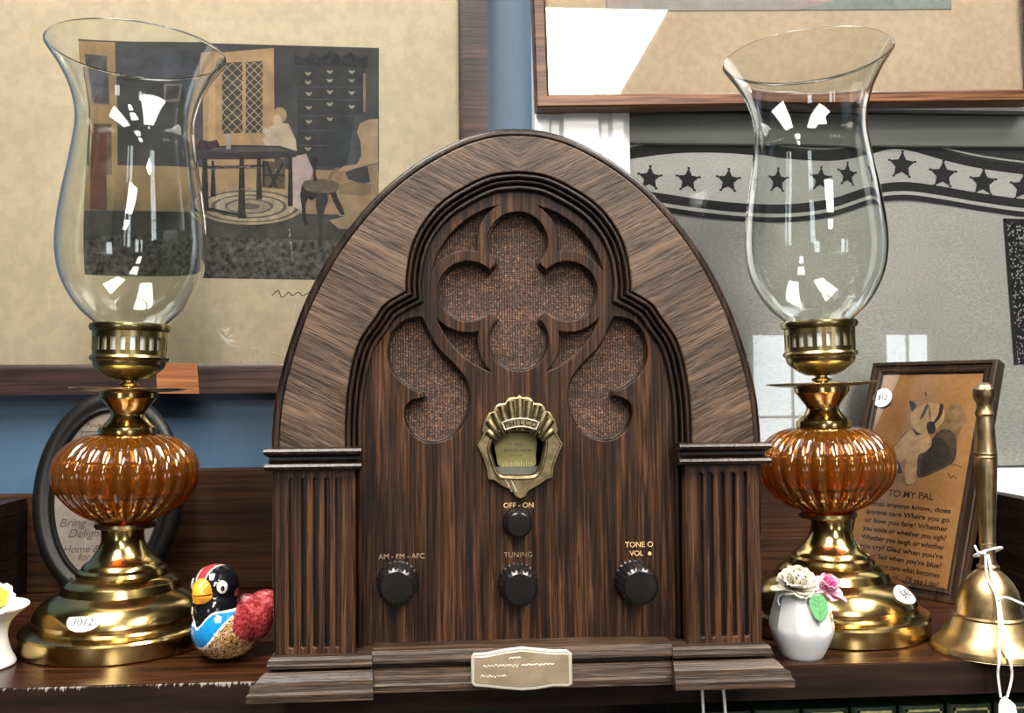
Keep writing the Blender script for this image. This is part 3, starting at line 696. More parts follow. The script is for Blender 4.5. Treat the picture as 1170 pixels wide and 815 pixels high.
cm = [(57.5,213.1), (53.2,203.6), (47.2,193.6), (38.5,184.9), (31.9,176.3), (29.3,166.4), (30.9,154.8), (36.6,144.8), (45.2,139.6), (55.4,138.9), (64.2,144.5), (68.3,153.0), (67.2,160.3), (62.8,164.0)]
cm = catmull(cm,4); cusp=(56.4,165.6);c2 = [(57.5,168.2), (64.5,171.0), (73.1,178.1), (77.8,187.6), (77.1,199.3), (72.2,207.8), (65.0,212.2), (57.5,213.1)]
comma = cm+[cusp]+catmull(c2,4)[:-1]
def area2(P): return sum(P[i-1][0]*P[i][1]-P[i][0]*P[i-1][1] for i in range(len(P)))
comma_l=[(-x,z) for x,z in comma]
win = catmull([(-14.4,141.3), (-10.3,144.1), (-1.9,144.6), (7.5,143.9), (12.7,141.0), (14.2,136.9), (12.0,125.5), (9.4,120.3), (5.2,118.8), (-8.4,119.0), (-12.5,120.6), (-15.1,126.9), (-17.1,135.2)],4,True)
holes=[quat,comma,comma_l]+tris
pan = [p for p in tighten(8.0)]
plate('front_panel', [pan+[]] + holes + [win], 33.5, 4.2, .7, M['panel'], rd, res=3)
def shrink(P,d):
    return offset(P, d if area2(P)>0 else -d, True)
plate('grille_liner', [quatre(37.5*s_,57.5*s_), shrink(quat,1.1)], 37.8, 2.4, .5, M['molding'], rd, res=2)
for cc in (comma,comma_l):
    xs_=[p[0] for p in cc]; zs_=[p[1] for p in cc]
    plate('grille_liner', [shrink(cc,-5), shrink(cc,1.0)], 37.8, 2.4, .5, M['molding'], rd, res=2)
plate('speaker_cloth', [[(-84,139),(-24,139),(-24,152),(24,152),(24,139),(84,139),(84,246),(50,290),(0,297),(-50,290),(-84,246)]], 41, 2, .2, M['cloth'], rd)
# columns with five flutes and capitals
for sx in (-1,1):
    cx=sx*119.5
    fl = [sx*v for v in [(105.3,19.7), (111.6,20.0), (118.0,20.3), (124.5,20.7), (131.3,21.0)] and [x[0] for x in [(105.4,68.9), (111.5,68.8), (118.0,68.7), (124.7,68.5), (131.7,68.4)]]]
    slots=[]
    for x in fl:
        slots.append(arc(x,118.5,1.45,0,180,6)+arc(x,25.5,1.45,180,360,6))
    x0,x1 = sorted((sx*95.8, sx*140.5))
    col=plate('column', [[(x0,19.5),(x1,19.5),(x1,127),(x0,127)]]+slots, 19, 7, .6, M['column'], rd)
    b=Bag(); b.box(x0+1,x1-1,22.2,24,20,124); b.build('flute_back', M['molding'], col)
    a0,a1 = sorted((sx*92.5, sx*143.0))
    def capring(y0,z0,z1): pass
    prof=[(30,124.6),(15.5,124.6),(13.2,125.4),(12.6,127.0),(13.4,128.4),(17.0,129.2),(18.5,130.4),(18.5,132.0),(15.5,133.0),(12.2,134.0),(11.6,135.6),(12.4,137.0),(14,137.4),(30,137.4)]
    mi=(.0,.18) if sx>0 else (.18,0)
    prism('capital', prof, a0, a1, M['molding'], col, 30, (.10,.30) if sx>0 else (.30,.10), 22)
# base
# end blocks
for sx in (-1,1):
    a0,a1=sorted((sx*86,sx*141.5))
    lowp=[(40,0),(0,0),(0,4.0),(1.6,5.0),(2.2,8.2),(5.5,9.2),(8.5,12.0),(11,13.2),(40,13.2)]
    prism('base_block', lowp, a0,a1, M['basewood'], rd, 25, (.12,.75) if sx>0 else (.75,.12))
    upp=[(40,14.6),(12,14.6),(10.2,15.2),(10.0,16.6),(11.4,17.4),(11.6,19.2),(13.6,20.6),(40,20.8)]
    prism('base_molding', upp, a0,a1, M['basewood'], rd, 25, (.10,.55) if sx>0 else (.55,.10))
prism('base_block', [(40,.4),(10,.4),(10,4.2),(11.2,5.2),(11.6,8.0),(13.6,9.0),(14,12),(16,12.8),(40,12.8)], -86,86, M['basewood'], rd, 25)
prism('base_molding', [(40,15.0),(14,15.0),(12.6,15.8),(12.6,17.6),(14,18.4),(14.4,20.4),(16.5,22),(40,22.2)], -86,86, M['basewood'], rd, 25)
b=Bag(); b.box(-140,140,18,185,.3,18); b.build('base_core', M['shell'], rd)
# knobs
def knob(x,z,rf,yf,rim=True,depth=None):
    k = lathe('knob',[(rf*1.14,0),(rf*1.14,1.2),(rf*1.06,2.2),(rf*1.04,10),(rf*1.0,33.6-yf-2.0),(rf*.93,33.6-yf-.6),(rf*.84,33.6-yf),(rf*.5,33.6-yf+.12),(.1,33.6-yf+.15)],
        M['bakelite'], rd, seg=160, rf=lambda r,zz,a: r*(1+(.045*abs(sin(a*10)) if r>rf*.97 and zz>.5 else 0)), smooth=28)
    k.rotation_euler=(radians(90),0,0); k.location=(x*S,33.6*S,z*S)
    # local +z points to the viewer
    return k
kn=[(*(-72.2,57.7),10.4,16),(*(-1.7,55.2),10.2,16),(*(68.0,55.1),10.6,14.5),(*(-1.7,91.2),7.6,20)]
for x,z,r,y in kn: knob(x,z,r,y)
for bd,P,sz,mt,sp in (('OFF - ON',(-0.8,100.8),4.3,'gold_ink',1.0),('TUNING',(-1.3,71.6),4.3,'gold_faded',1.05),('AM - FM - AFC',(-70.0,72.0),4.3,'gold_faded',1.0),('TONE O',(71.3,76.2),4.5,'gold_ink',1.0),('VOL',(69.6,71.0),4.3,'gold_ink',1.0)):
    text('lettering',bd,sz,P[0],P[1],33.35,M[mt],rd,ext=.12,spacing=sp)
P=(77.6,70.9); lathe('dot_mark',[(.1,0),(1.1,0),(1.1,.2),(.1,.2)],M['gold_ink'],rd,seg=20).matrix_local=Matrix.Translation((P[0]*S,33.5*S,P[1]*S)) @ Matrix.Rotation(radians(90),4,'X')
# escutcheon
es_l=[(-1.9,166.9), (-3.5,165.1), (-5.5,165.6), (-8.7,164.6), (-10.8,161.6), (-13.9,161.6), (-16.5,160.1), (-17.5,157.0), (-20.1,156.2), (-22.2,152.9), (-24.3,149.3), (-25.1,145.7), (-23.8,143.9), (-27.7,137.0), (-24.4,130.2), (-21.9,123.0), (-21.4,116.6), (-17.8,116.2), (-12.7,112.6), (-7.0,109.9), (-5.0,106.3), (-2.1,104.7)]
xc=es_l[0][0]; es=[(x-xc,z) for x,z in es_l]; es[-1]=(0,es[-1][1])
esc_out = es+[(-x,z) for x,z in reversed(es[1:-1])]
esc = plate('escutcheon', [esc_out, [(x,z) for x,z in win]], 29.6, 4, 1.3, M['escutcheon'], rd, res=3)
# raised outline around the window and shield edge
wl=[(x,28.9,z) for x,z in shrink(win,-1.5)]
tube('window_rim', wl, .9, M['escutcheon'], esc, 8, True)
lowr=[p for p in esc_out if p[1]<(-2.1,141.3)[1]]
edge=[(x,29.2,z) for x,z in offset(esc_out,.9 if area2(esc_out)>0 else -.9,True) if z<148]
# order: left side going down then right side going up
L_=[p for p in edge if p[0]<=0]; R_=[p for p in edge if p[0]>0]
tube('shield_rim', L_+R_, .7, M['escutcheon'], esc, 6)
# fan of ribs
zc=(-2.1,135.1)[1]
for k in range(11):
    a=radians(180-26-k*12.8); r0,r1=13.5,24.8+(3.4*(1-abs(k-5)/5)); 
    if k in(0,10): r1=22.5
    pth=[(cos(a)*r0*1.06,29.0,zc+sin(a)*r0*.72),(cos(a)*(r0+r1)/2*1.0,28.0,zc+sin(a)*(r0+r1)/2*.93),(cos(a)*r1*.93,28.8,zc+sin(a)*r1*1.03)]
    pth=catmull(pth,4)
    tube('rib', pth, lambda t:1.2+1.35*t*(1.25-.35*t), M['escutcheon'], esc, 8)
# banner with the maker's name
zt_=(-2.2,153.0)[1]; Rb=27; cb0=zt_-Rb
ban=arc(0,cb0,Rb,115,65,14)+arc(0,cb0,Rb-5.4,65,115,14)
bn=plate('name_banner',[ban],24.6,2.6,.6,M['escutcheon'],esc)
tube('banner_rim',[(x,24.5,z) for x,z in shrink(ban,.35)],.42,M['plaque_edge'],bn,6,True)
for k,ch in enumerate('PHILCO'):
    a=radians(90+[20,12.2,5.4,-1.2,-9.5,-19][k]); R=Rb-2.75
    text('lettering',ch,4.6,R*cos(a),cb0+R*sin(a),24.35,M['bakelite'],bn,ext=.3,rot=(math.degrees(a)-90))
# narrow leaf lines under the window
for xa,xb in ((-9.5,-5.0),(-6.0,-2.4)): tube('leaf_line',[(xa,29.2,(-2.3,117.6)[1]),(xb,29.2,(-2.3,109.3)[1])],.45,M['plaque_edge'],esc,6)
# tuning dial
dl=plate('tuning_dial',[[(x*1.0,z) for x,z in catmull([(-15.1,142.0), (-7.7,143.5), (6.1,143.3), (10.8,140.6), (10.2,130.1), (8.5,122.8), (-10.5,123.0), (-13.6,130.4)],3,True)]],39,1,.1,plain('yellow_dial_card',(.22,.19,.05),.5,nz=.2,scale=120),esc)
b=Bag(); zt=(-1.6,123.6)[1]
for k in range(12):
    x=-9.6+k*1.55; b.box(x,x+.35,38.6,38.9,zt,zt+(3.2 if k%2 else 2.2))
b.build('dial_scale',plain('pale_dial_marks',(.4,.38,.22),.5),dl)
text('lettering','FM  MHz',2.6,-2.4,(-1.5,136.7)[1],38.85,M['pen'],dl,ext=.05)
text('lettering','88 92 96 100 108',2.3,-.6,(-1.6,133.0)[1],38.85,M['pen'],dl,ext=.05)
text('lettering','AM  KHz',2.1,-2,(-1.6,129.9)[1],38.85,M['pen'],dl,ext=.05)
b=Bag(); b.box(-14,14,38.5,40,zt-5.5,zt-.3); b.build('dial_ledge',plain('grey_dial_ledge',(.10,.10,.08),.4),dl)
# plaque
pq=[(-30.4,21.6), (-28.9,23.5), (-21.6,23.7), (-11.8,25.4), (-2.0,26.4), (5.8,25.4), (15.6,24.2), (23.0,24.0), (26.0,22.0), (26.3,5.0), (23.8,3.6), (15.5,3.9), (5.6,2.5), (-2.2,2.2), (-12.0,3.2), (-21.7,4.5), (-28.6,5.2), (-30.5,7.1)]
pqs=[(x,z) for x,z in pq]
plq=plate('plaque',[pqs],1.2,2.2,.7,M['plaque_edge'],rd,res=3)
plate('plaque_face',[shrink(pqs,2.0)],.95,1,.3,M['plaque'],plq)
b=Bag(); b.box(-20,16,3.3,14.5,4,11.5); b.build('plaque_mount',M['basewood'],plq)
def scribble(x0,x1,z,am,n,seed):
    r=random.Random(seed); P=[]
    for k in range(n): P.append((x0+(x1-x0)*k/(n-1)+r.uniform(-.2,.2), .85, z+am*(1 if k%2 else -1)*r.uniform(.3,1)))
    return catmull(P,3)
for a,c,z,am,n,sd in ((-9,-3,(-5.0,20.6)[1],.5,7,1),(-24,-4,(-5.0,16.5)[1],.9,20,2),(-25,-11,(-5.1,10.7)[1],.9,15,3),(-2,16,(-5.0,16.5)[1],.6,16,4)):
    tube('engraving',scribble(a,c,z,am,n,sd),.16,M['plaque_edge'],plq,5)

# ------------------------------------------------------------------ lamps
def lamp(label, loc, lean, sticker):
    t = thing('hurricane_lamp', label, 'lamp', loc, group=None)
    base=[(60,0),(63.4,0),(64.4,1),(64.4,11.5),(63.6,13),(61.5,13.8),(56.4,15.2),(55.6,16.6),(56.1,20.2),(54.5,24.5),(50.5,29.0),(46.3,32.3),(42.5,34.2),(39.6,35.6),(39.0,37.2),(37.6,40.6),(34.6,43.2),(31.0,44.6),(29.3,44.9),(29.7,46.3),(28.6,48.8),(26.2,50.4),(25.4,52.2),(23.4,54.2),(20.6,56.0),(18.2,59.5),(15.6,63.5),(14.0,68),(13.6,72),(14.1,76.8)]
    lathe('base', base, M['brass'], t, seg=112, smooth=24)
    up = lean
    def tilt(o):
        o.rotation_euler=(0,up,0); return o
    ped=[(14,76.5),(19.4,77.2),(20,78.2),(19.8,80.4),(16.5,81.2),(6,81.6)]
    tilt(lathe('collar', ped, M['brass_old'], t, smooth=24))
    # pipe and reflector core inside the font
    tilt(lathe('inner_pipe', [(6,81),(6.5,84),(6,139),(5,141)], M['brass'], t, seg=32))
    am=[(14.8,81.2),(17.6,81.6),(23,83.4),(28.9,86.4),(34.8,90.6),(39.8,95.6),(44.2,101),(46.9,106.5),(48.0,112),(48.0,117),(46.6,123.2),(43.6,128.6),(39.0,133.6),(33.8,137.2),(27,139.8),(18.2,141.2),(13.5,141.4)]
    am=catmull(am,3)
    prof=am+[(max(r-3.2,9.5),z+(1.6 if z<100 else (-1.6 if z>125 else 0))) for r,z in reversed(am)]
    nr=26
    def rf(r,z,a):
        k=min(1,max(0,(r-17)/14)); return r*(1-.075*k*(1-abs(sin(a*nr/2))**.8))
    def rf2(r,z,a): return rf(r,z,a)
    V,F=lathe_data(prof,nr*12,rf,True)
    tilt(mesh('amber_font', V, F, M['amber'], t, smooth=60))
    neck=[(17,140.8),(18.6,141.5),(18.9,143.5),(18.4,145.9),(16.6,147),(13.6,150),(11.5,153.0),(11.0,154.6),(11.6,156.5),(13.6,159.5),(16.2,163),(18.0,165.4),(18.9,166.2),(19.1,169.4),(19.6,170.2)]
    tilt(lathe('neck', neck, M['brass'], t, smooth=26))
    tilt(lathe('drip_plate', [(5,170.0),(20,170.0),(30,170.6),(37.6,171.9),(38.2,172.5),(37.4,173),(28,171.9),(18,171.4),(5,171.4)], M['brass_old'], t, smooth=30))
    tilt(lathe('stem', [(5,171.2),(4.6,173.4),(6.6,174.2),(7.0,175.6),(4.4,176.6),(4.4,178.4),(7.4,179.2)], M['brass'], t, seg=40))
    cup=[(4,177.8),(9.8,178.3),(15,180.6),(20,184.4),(22.6,186.6),(23.6,188.6),(23.8,191),(25.4,192),(25.9,193.6),(25.2,195.0),(24.0,195.6),(22,195.8)]
    g=tilt(lathe('gallery_cup', cup, M['brass_old'], t, smooth=26))
    # slotted gallery: two rings and slats, bright inner sleeve
    b=Bag(); R=24.3
    for z0,z1,rr in ((195.4,198.4,24.2),(207.6,211.8,24.4)):
        V,F=lathe_data([(rr,z0),(rr,z1),(rr-1.2,z1),(rr-1.2,z0)],96,None,True); b.add(V,F)
    for k in range(24):
        a=2*pi*k/24; V=[]
        for z in (198,208):
            for rr in (R-1.2,R):
                for da in (-.062,.062): V.append((rr*cos(a+da),rr*sin(a+da),z))
        b.add(V,[(0,1,3,2),(4,6,7,5),(0,4,5,1),(2,3,7,6),(0,2,6,4),(1,5,7,3)])
    gb=tilt(b.build('slotted_gallery', M['brass_old'], t, 35))
    lathe('inner_sleeve', [(22.0,195.6),(22.0,211.6),(21,211.6),(21,195.6)], M['sleeve'], gb, closed=True)
    tilt(lathe('gallery_rim', [(24.2,211.4),(25.9,212.4),(26.7,214.4),(26.3,216.4),(25.0,217.2),(23.6,216.8),(23.2,212)], M['brass_old'], t, closed=True))
    gl=[(22.0,212.6),(23.0,216.6),(26.8,220.4),(34.0,227.3),(41.8,239.4),(47.2,253.4),(49.4,270),(48.6,287.7),(45.8,308.7),(43.0,324.5),(40.4,342.2),(39.0,354),(39.8,366.3),(43.9,380.8),(50.2,393.6),(55.4,401.6),(59.4,407.4)]
    gl=catmull(gl,4)
    inner=offset(gl,1.3)
    # choose the inward side
    if inner[len(inner)//2][0]>gl[len(gl)//2][0]: inner=offset(gl,-1.3)
    top=[(gl[-1][0]+.15,gl[-1][1]+.9),(gl[-1][0]-.5,gl[-1][1]+1.4),(inner[-1][0]-.1,inner[-1][1]+1.0)]
    V,F=lathe_data(gl+top+inner[::-1],96,None,True)
    tilt(mesh('glass_chimney', V, F, M['clear_glass'], t, smooth=70))
    # oval price sticker on the dome
    if sticker:
        ang,zc_,wd,ht,txt,half=sticker
        dome=[p for p in base if 16.5<p[1]<36]
        def R_(z):
            for (r0,z0),(r1,z1) in zip(dome,dome[1:]):
                if z0<=z<=z1: return r0+(r1-r0)*(z-z0)/(z1-z0)
            return dome[-1][0]
        # frame tangent to the dome at zc_
        r0,r1=R_(zc_-2),R_(zc_+2); tl=Vector((r1-r0,0,4)).normalized()
        ca,sa=cos(ang),sin(ang); up_=Vector((tl.x*ca,tl.x*sa,tl.z)); rt=Vector((-sa,ca,0)); nn=rt.cross(up_); 
        if nn.dot(Vector((ca,sa,0)))<0: nn=-nn
        cc=Vector((R_(zc_)*ca,R_(zc_)*sa,zc_))
        V=[];F=[]; n=32; rings=5
        for k in range(rings+1):
            for j in range(n):
                th=2*pi*j/n; u=wd/2*cos(th)*k/rings; v=ht/2*sin(th)*k/rings
                if half and v>ht*.12: v=ht*.12
                # sag around the cylinder
                p=cc+rt*u+up_*v-nn*((u*u)/(2*R_(zc_)+4))*.9+nn*.9; V.append(tuple(p))
        F=[(k*n+j,k*n+(j+1)%n,(k+1)*n+(j+1)%n,(k+1)*n+j) for k in range(1,rings) for j in range(n)]+[tuple(n+j for j in range(n))]
        V2=[tuple(Vector(v)-nn*.25) for v in V]; m_=len(V)
        F2=[tuple(a+m_ for a in f) for f in F]+[(rings*n+j,rings*n+(j+1)%n,rings*n+(j+1)%n+m_,rings*n+j+m_) for j in range(n)]
        st=mesh('price_sticker',V+V2,F+F2,M['white_paper'],t)
        o=text('lettering',txt,ht*.55 if not half else ht*.42,0,0,0,M['pen'],st,ext=.05)
        pos=(cc+nn*1.6-up_*(ht*.12 if half else 0))*S
        o.matrix_basis=Matrix(((rt.x,-nn.x,up_.x,pos.x),(rt.y,-nn.y,up_.y,pos.y),(rt.z,-nn.z,up_.z,pos.z),(0,0,0,1)))
    return t
lamp('brass hurricane lamp with amber font and clear glass chimney, left of the radio', (-266,140,0), radians(1.1), (radians(-96),26.5,22,17,'3012',True))
lamp('brass hurricane lamp with amber font, right of the radio behind the rose vase', (229.4,129.5,0), radians(-1.6), (radians(-47),29,25,15,'$40',False))

# ------------------------------------------------------------------ oval framed motto, left
ov = thing('oval_picture', 'black oval frame with handwritten motto leaning behind the left lamp', 'picture', (-325.5,262,0), (radians(-8.5),0,0))
A_,B_=60.5,86.5
n=72; prof=[(0,9),(0,3),(.12,.5),(.35,-1.5),(.55,-1),(.7,1.2),(.8,1.4),(.9,.4),(1,2.5),(1,9)]
V=[];F=[]
for k in range(n):
    a=2*pi*k/n
    for t_,y in prof: V.append(((A_-17.5*t_)*cos(a),y,B_+(B_-17.5*t_)*sin(a)))
m=len(prof)
for k in range(n):
    for j in range(m): F.append((k*m+j,k*m+(j+1)%m,((k+1)%n)*m+(j+1)%m,((k+1)%n)*m+j))
mesh('frame',V,F,M['black_frame'],ov,smooth=50)
plate('card',[[( (A_-16)*cos(2*pi*k/48), B_+(B_-16)*sin(2*pi*k/48)) for k in range(48)]],4,2,.1,M['oval_paper'],ov)
plate('backing',[[( (A_-6)*cos(2*pi*k/48), B_+(B_-6)*sin(2*pi*k/48)) for k in range(48)]],7,2,.1,M['bone'],ov)
for bd,P,sz in (('Bring',(-27.4,63.3),10),('Delight',(-16.3,54.5),9.5),('Home &',(-19.0,41.9),8.5),('for',(-16.5,35.5),8)):
    text('lettering',bd,sz,P[0],P[1],3.9,M['ink'],ov,ext=.05,shear=.25)
P=(-16.1,130.3); b=Bag(); x,z=P
for (a,c,d,e) in ((-9,9,-9,-8.2),(-9,9,8.2,9),(-9,-8.2,-9,9),(8.2,9,-9,9),(-4,4,-4,-3.2),(-4,4,3.2,4),(-4,-3.2,-4,4),(3.2,4,-4,4)): b.box(x+a,x+c,3.8,4,z+d,z+e)
b.build('emblem',M['ink'],ov)
tube('lettering',scribble(P[0]-5,P[0]+22,P[1]+14,2,14,9) and [(p[0],3.9,p[2]) for p in scribble(P[0]-5,P[0]+22,P[1]+14,2,14,9)],.3,M['ink'],ov,5)

# ------------------------------------------------------------------ dog verse frame, right
pf = thing('framed_verse', 'bronze-brown framed card with sketched terrier and verse, leaning beside the bell', 'picture')
ax,ay,az,ao = [[0.53862, -0.84255, 0.0], [0.78553, 0.50217, -0.36162], [0.30468, 0.19477, 0.93233], [0.31816, 0.22824, 0.0]]
pf.matrix_world = Matrix(((ax[0],ay[0],az[0],ao[0]),(ax[1],ay[1],az[1],ao[1]),(ax[2],ay[2],az[2],ao[2]),(0,0,0,1)))
b=Bag(); X0,X1,Z0,Z1=-57.2,57.2,0,206
def bars(x0,x1,z0,z1,w,prof):
    A=[(x0,z0),(x1,z0),(x1,z1),(x0,z1)]; Bq=[(x0+w,z0+w),(x1-w,z0+w),(x1-w,z1-w),(x0+w,z1-w)]
    for i in range(4):
        j=(i+1)%4; V=[]
        for t,y in prof: V.append((A[i][0]+(Bq[i][0]-A[i][0])*t,y,A[i][1]+(Bq[i][1]-A[i][1])*t))
        for t,y in prof: V.append((A[j][0]+(Bq[j][0]-A[j][0])*t,y,A[j][1]+(Bq[j][1]-A[j][1])*t))
        m=len(prof); b.add(V,[(k,(k+1)%m,(k+1)%m+m,k+m) for k in range(m)])
bars(X0,X1,Z0,Z1,11.5,[(0,13),(0,1),(.08,0),(.3,0),(.38,2.2),(.62,2.2),(.7,.8),(.85,1.2),(1,3.5),(1,13)])
b.build('frame',M['pal_frame'],pf,40)
b=Bag(); b.box(X0+9,X1-9,4,5,Z0+9,Z1-9); b.build('card',M['pal_paper'],pf)
b=Bag(); b.box(X0+6,X1-6,11,12.5,Z0+6,Z1-6); b.build('backing',M['bone'],pf)
def T2(P): return P
sk=[]; 
b=Bag(); yy=[3.97]
inks=[flat((.10,.065,.04),.5,160),flat((.20,.115,.055),.5,160),flat((.58,.36,.17),.2,160),flat((.30,.17,.075),.4,160),flat((.045,.03,.022),.4,200)]
def dg(P,i): yy[0]-=.01; b.poly(catmull(P,3,True),yy[0],i)
dg([(21.65,167.09), (31.87,164.83), (38.11,154.04), (34.48,144.69), (32.72,133.09), (33.90,121.71), (31.51,113.98), (20.67,107.18), (9.07,103.29), (2.03,107.45), (1.29,119.91), (10.05,132.11), (14.13,144.05), (18.20,155.97)],3)
dg([(20.25,144.24), (30.07,139.91), (34.00,125.52), (32.12,114.77), (17.92,105.46), (4.86,100.67), (0.30,116.72), (7.94,126.53), (12.16,137.69)],0)
dg([(12.44,136.13), (23.78,132.71), (30.13,117.69), (14.62,106.76), (5.70,104.59), (5.97,120.17)],4)
dg([(-24.06,124.97), (-13.76,139.94), (-4.69,143.46), (5.38,140.60), (11.73,131.40), (6.95,123.35), (1.29,119.91), (2.60,104.38), (-4.51,99.97), (-9.21,116.16), (-15.03,112.64), (-21.85,113.83)],2)
dg([(-22.99,115.36), (-17.27,115.70), (-10.01,103.49), (-18.05,102.92)],4)
dg([(-7.42,106.81), (0.75,105.80), (4.80,96.80), (-0.06,93.32), (-6.49,93.58), (-9.11,98.84)],3); dg([(-17.89,102.14), (-11.45,102.60), (-8.81,97.30), (-15.05,96.03)],3)
dg([(-8.31,111.48), (-0.40,111.97), (3.25,96.68), (-5.20,95.24)],2)
dg([(-12.26,157.82), (-8.30,162.77), (2.04,167.74), (11.76,166.21), (17.52,159.92), (17.63,150.44), (12.59,144.00), (4.10,138.97), (-6.00,141.81), (-10.42,148.12)],2)
dg([(-16.22,170.07), (-8.91,166.02), (-11.75,159.46)],4); dg([(12.54,166.22), (15.64,166.25), (15.76,156.72), (10.97,148.69), (8.64,148.63), (12.53,157.45)],4)
dg([(-0.06,166.10), (2.62,164.52), (-0.39,154.81), (-3.28,153.14)],0); dg([(2.62,164.52), (4.20,164.53), (7.00,153.36), (5.44,153.33)],3)
dg([(4.44,150.11), (9.91,150.25), (12.87,142.44), (8.78,139.14), (4.81,143.76)],4)
dg([(-9.01,144.93), (-2.51,140.33), (0.81,139.65), (-3.66,137.89)],4); dg([(-3.09,178.30), (-1.18,176.66), (-1.39,173.40), (-2.49,175.03)],4)
b.build('sketch',inks,pf)
for P in ([(-24.06,124.97), (-20.07,130.01), (-16.40,136.62), (-12.44,141.60)],[(31.51,113.98), (36.03,113.51), (40.75,111.56)],[(29.85,106.30), (33.55,102.05), (34.63,104.38), (38.16,100.90)],[(8.92,129.71), (12.50,131.44), (11.52,128.27), (14.45,129.19)],[(11.59,123.59), (15.28,124.56), (14.30,121.40)]):
    tube('pencil_line',[(x,3.8,z) for x,z in catmull(P,3)],.28,M['ink'],pf,5)
(hx0,hz0),(hx1,hz1)=[(-22.60,84.39), (24.63,84.80)]
hw=hx1-hx0; text('lettering','TO MY PAL',8.2,(hx0+hx1)/2,(hz0+hz1)/2,3.75,M['ink'],pf,ext=.05,bold=.04)
lines=['Does anyone know, does','anyone care Where you go','or how you fare? Whether','you smile or whether you sigh?','Whether you laugh or whether','you cry? Glad when you\'re','happy? Sad when you\'re blue?','Does anyone care what becomes','of you? I do, pal.....I\'ll say I do!']
LP=[(-37.32,74.33), (39.02,74.36), (-26.89,12.86), (42.13,14.55)]
(xa,za),(xb,zb),(xc_,zc2),(xd,zd)=LP
for i,L in enumerate(lines):
    f=i/8; x0=-36.5; x1=38; z=((za+zb)/2)*(1-f)+((zc2+zd)/2)*f
    o=text('lettering',L,6.0,0,0,0,M['ink'],pf,align='LEFT',ext=.04,bold=.09)
    wd=max(v.co.x for v in o.data.vertices)/S; o.data.transform(Matrix.Diagonal(((x1-x0)/wd,1,1,1))); o.data.transform(Matrix.Translation((x0*S,3.75*S,z*S)))
P=(32.99,13.02); 
for dz in (0,-2.6): tube('lettering',[(p[0],3.8,p[2]) for p in scribble(P[0]-9,P[0]+11,P[1]-1+dz,.5,18,int(5-dz))],.2,M['ink'],pf,4)
P=(-41.03,171.64)
st=lathe('price_sticker',[(.1,0),(9.0,0),(9.0,.5),(.1,.5)],M['white_paper'],pf,seg=48); st.matrix_local=Matrix.Translation((P[0]*S,1.9*S,P[1]*S)) @ Matrix.Rotation(radians(90),4,'X')
text('lettering','$12',6.2,P[0],P[1],1.3,M['pen'],pf,ext=.05)
b=Bag(); b.box(X0+11,X1-11,2.6,3.4,Z0+11,Z1-11); b.build('glass',M['pane'],pf)

# ------------------------------------------------------------------ brass bell and its tag
bl = thing('hand_bell', 'tall brass hand bell with turned handle standing at the right', 'bell', (303.8,61,0), (0,radians(.2),0))
bp=[(33.8,.0),(35.0,1.0),(34.7,2.2),(34,4.2),(30.2,7.4),(27,12),(24.3,17),(21.9,20.5),(21.5,21.2),(21.7,22.4),(20.4,23.6),(19.4,28),(18.6,33),(17.1,38.5),(14.6,43.2),(11.6,47.0),(8.6,49.8),(6.8,51.4),(6.5,53)]
inn=[(max(r-1.6,3),z-.9) for r,z in bp[2:]][::-1]
lathe('bell_body', bp+[(.1,53)], M['bell_brass'], bl, seg=96, smooth=28, caps=False)
lathe('bell_lining',[(34.6,.1)]+[(r-1.8,z-.5) for r,z in bp[3:-3]]+[(.1,47)],M['handle_brass'],bl,seg=96,caps=False)
lathe('handle',[(6.4,52.4),(6.9,53.6),(5.4,55),(4.7,58),(4.5,64),(5.0,66.2),(4.8,67.4),(5.1,68.2),(4.9,69.4),(5.2,80),(5.9,95),(6.7,112),(7.0,121),(6.7,122.6),(7.2,123.6),(6.8,124.8),(7.2,126),(6.6,128),(6.2,136),(5.9,144),(5.1,148.4),(5.0,150),(6.0,151.4),(5.4,153.4),(4.7,156),(4.9,158.6),(6.2,161),(6.9,164),(6.6,167.4),(5.0,170),(2.4,171.6),(.1,171.9)],M['handle_brass'],bl,seg=48,smooth=26)
tg = thing('price_tag', 'white tag hanging on looped cotton string from the bell handle', 'tag', (305.5,66,50))
def tl(P): return [(x-305.5,y-66,z-50) for x,y,z in P]
lp=[]
for k in range(25):
    a=2*pi*k/24; lp.append((304.2+8.2*cos(a),61+7.4*sin(a),62.5-3.5*sin(a)*1.0+1.6*cos(a)))
tube('string_loop',tl(lp),.8,M['string'],tg,7)
k0=(298.4,62.2); k1=(297.4,36.2); k2=(291.1,12.9); k3=(287.7,3.1); k4=(291.1,-18.2); k5=(296.3,-6.6); k6=(296.7,12.7)
pa=[(k0[0],54,k0[1]),((k0[0]+k1[0])/2-2.5,47.5,(k0[1]+k1[1])/2),(k1[0],41,k1[1]),(k2[0]+1,31,k2[1]),(k3[0],24.5,k3[1]),(k3[0],26,k3[1]-8),(k4[0]-2,26,k4[1])]
pb=[(k0[0]+1.8,54,k0[1]),((k0[0]+k1[0])/2+.4,47,(k0[1]+k1[1])/2),(k1[0]+1.2,40.5,k1[1]),(k6[0]-1,31,k6[1]),(k5[0]-1.5,24.5,k3[1]),(k5[0],26,k5[1]),(k4[0]+2,26,k4[1])]
tube('string',tl(catmull(pa,6)),.75,M['string'],tg,7); tube('string',tl(catmull(pb,6)),.75,M['string'],tg,7)
e1=(300.5,39.0); e2=(307.8,36.0); e3=(317.7,33.3)
tube('string_end',tl(catmull([(k1[0],40.5,k1[1]),(e1[0],36,e1[1]),(e2[0],30,e2[1]),(e3[0],20,e3[1])],6)),.75,M['string'],tg,7)
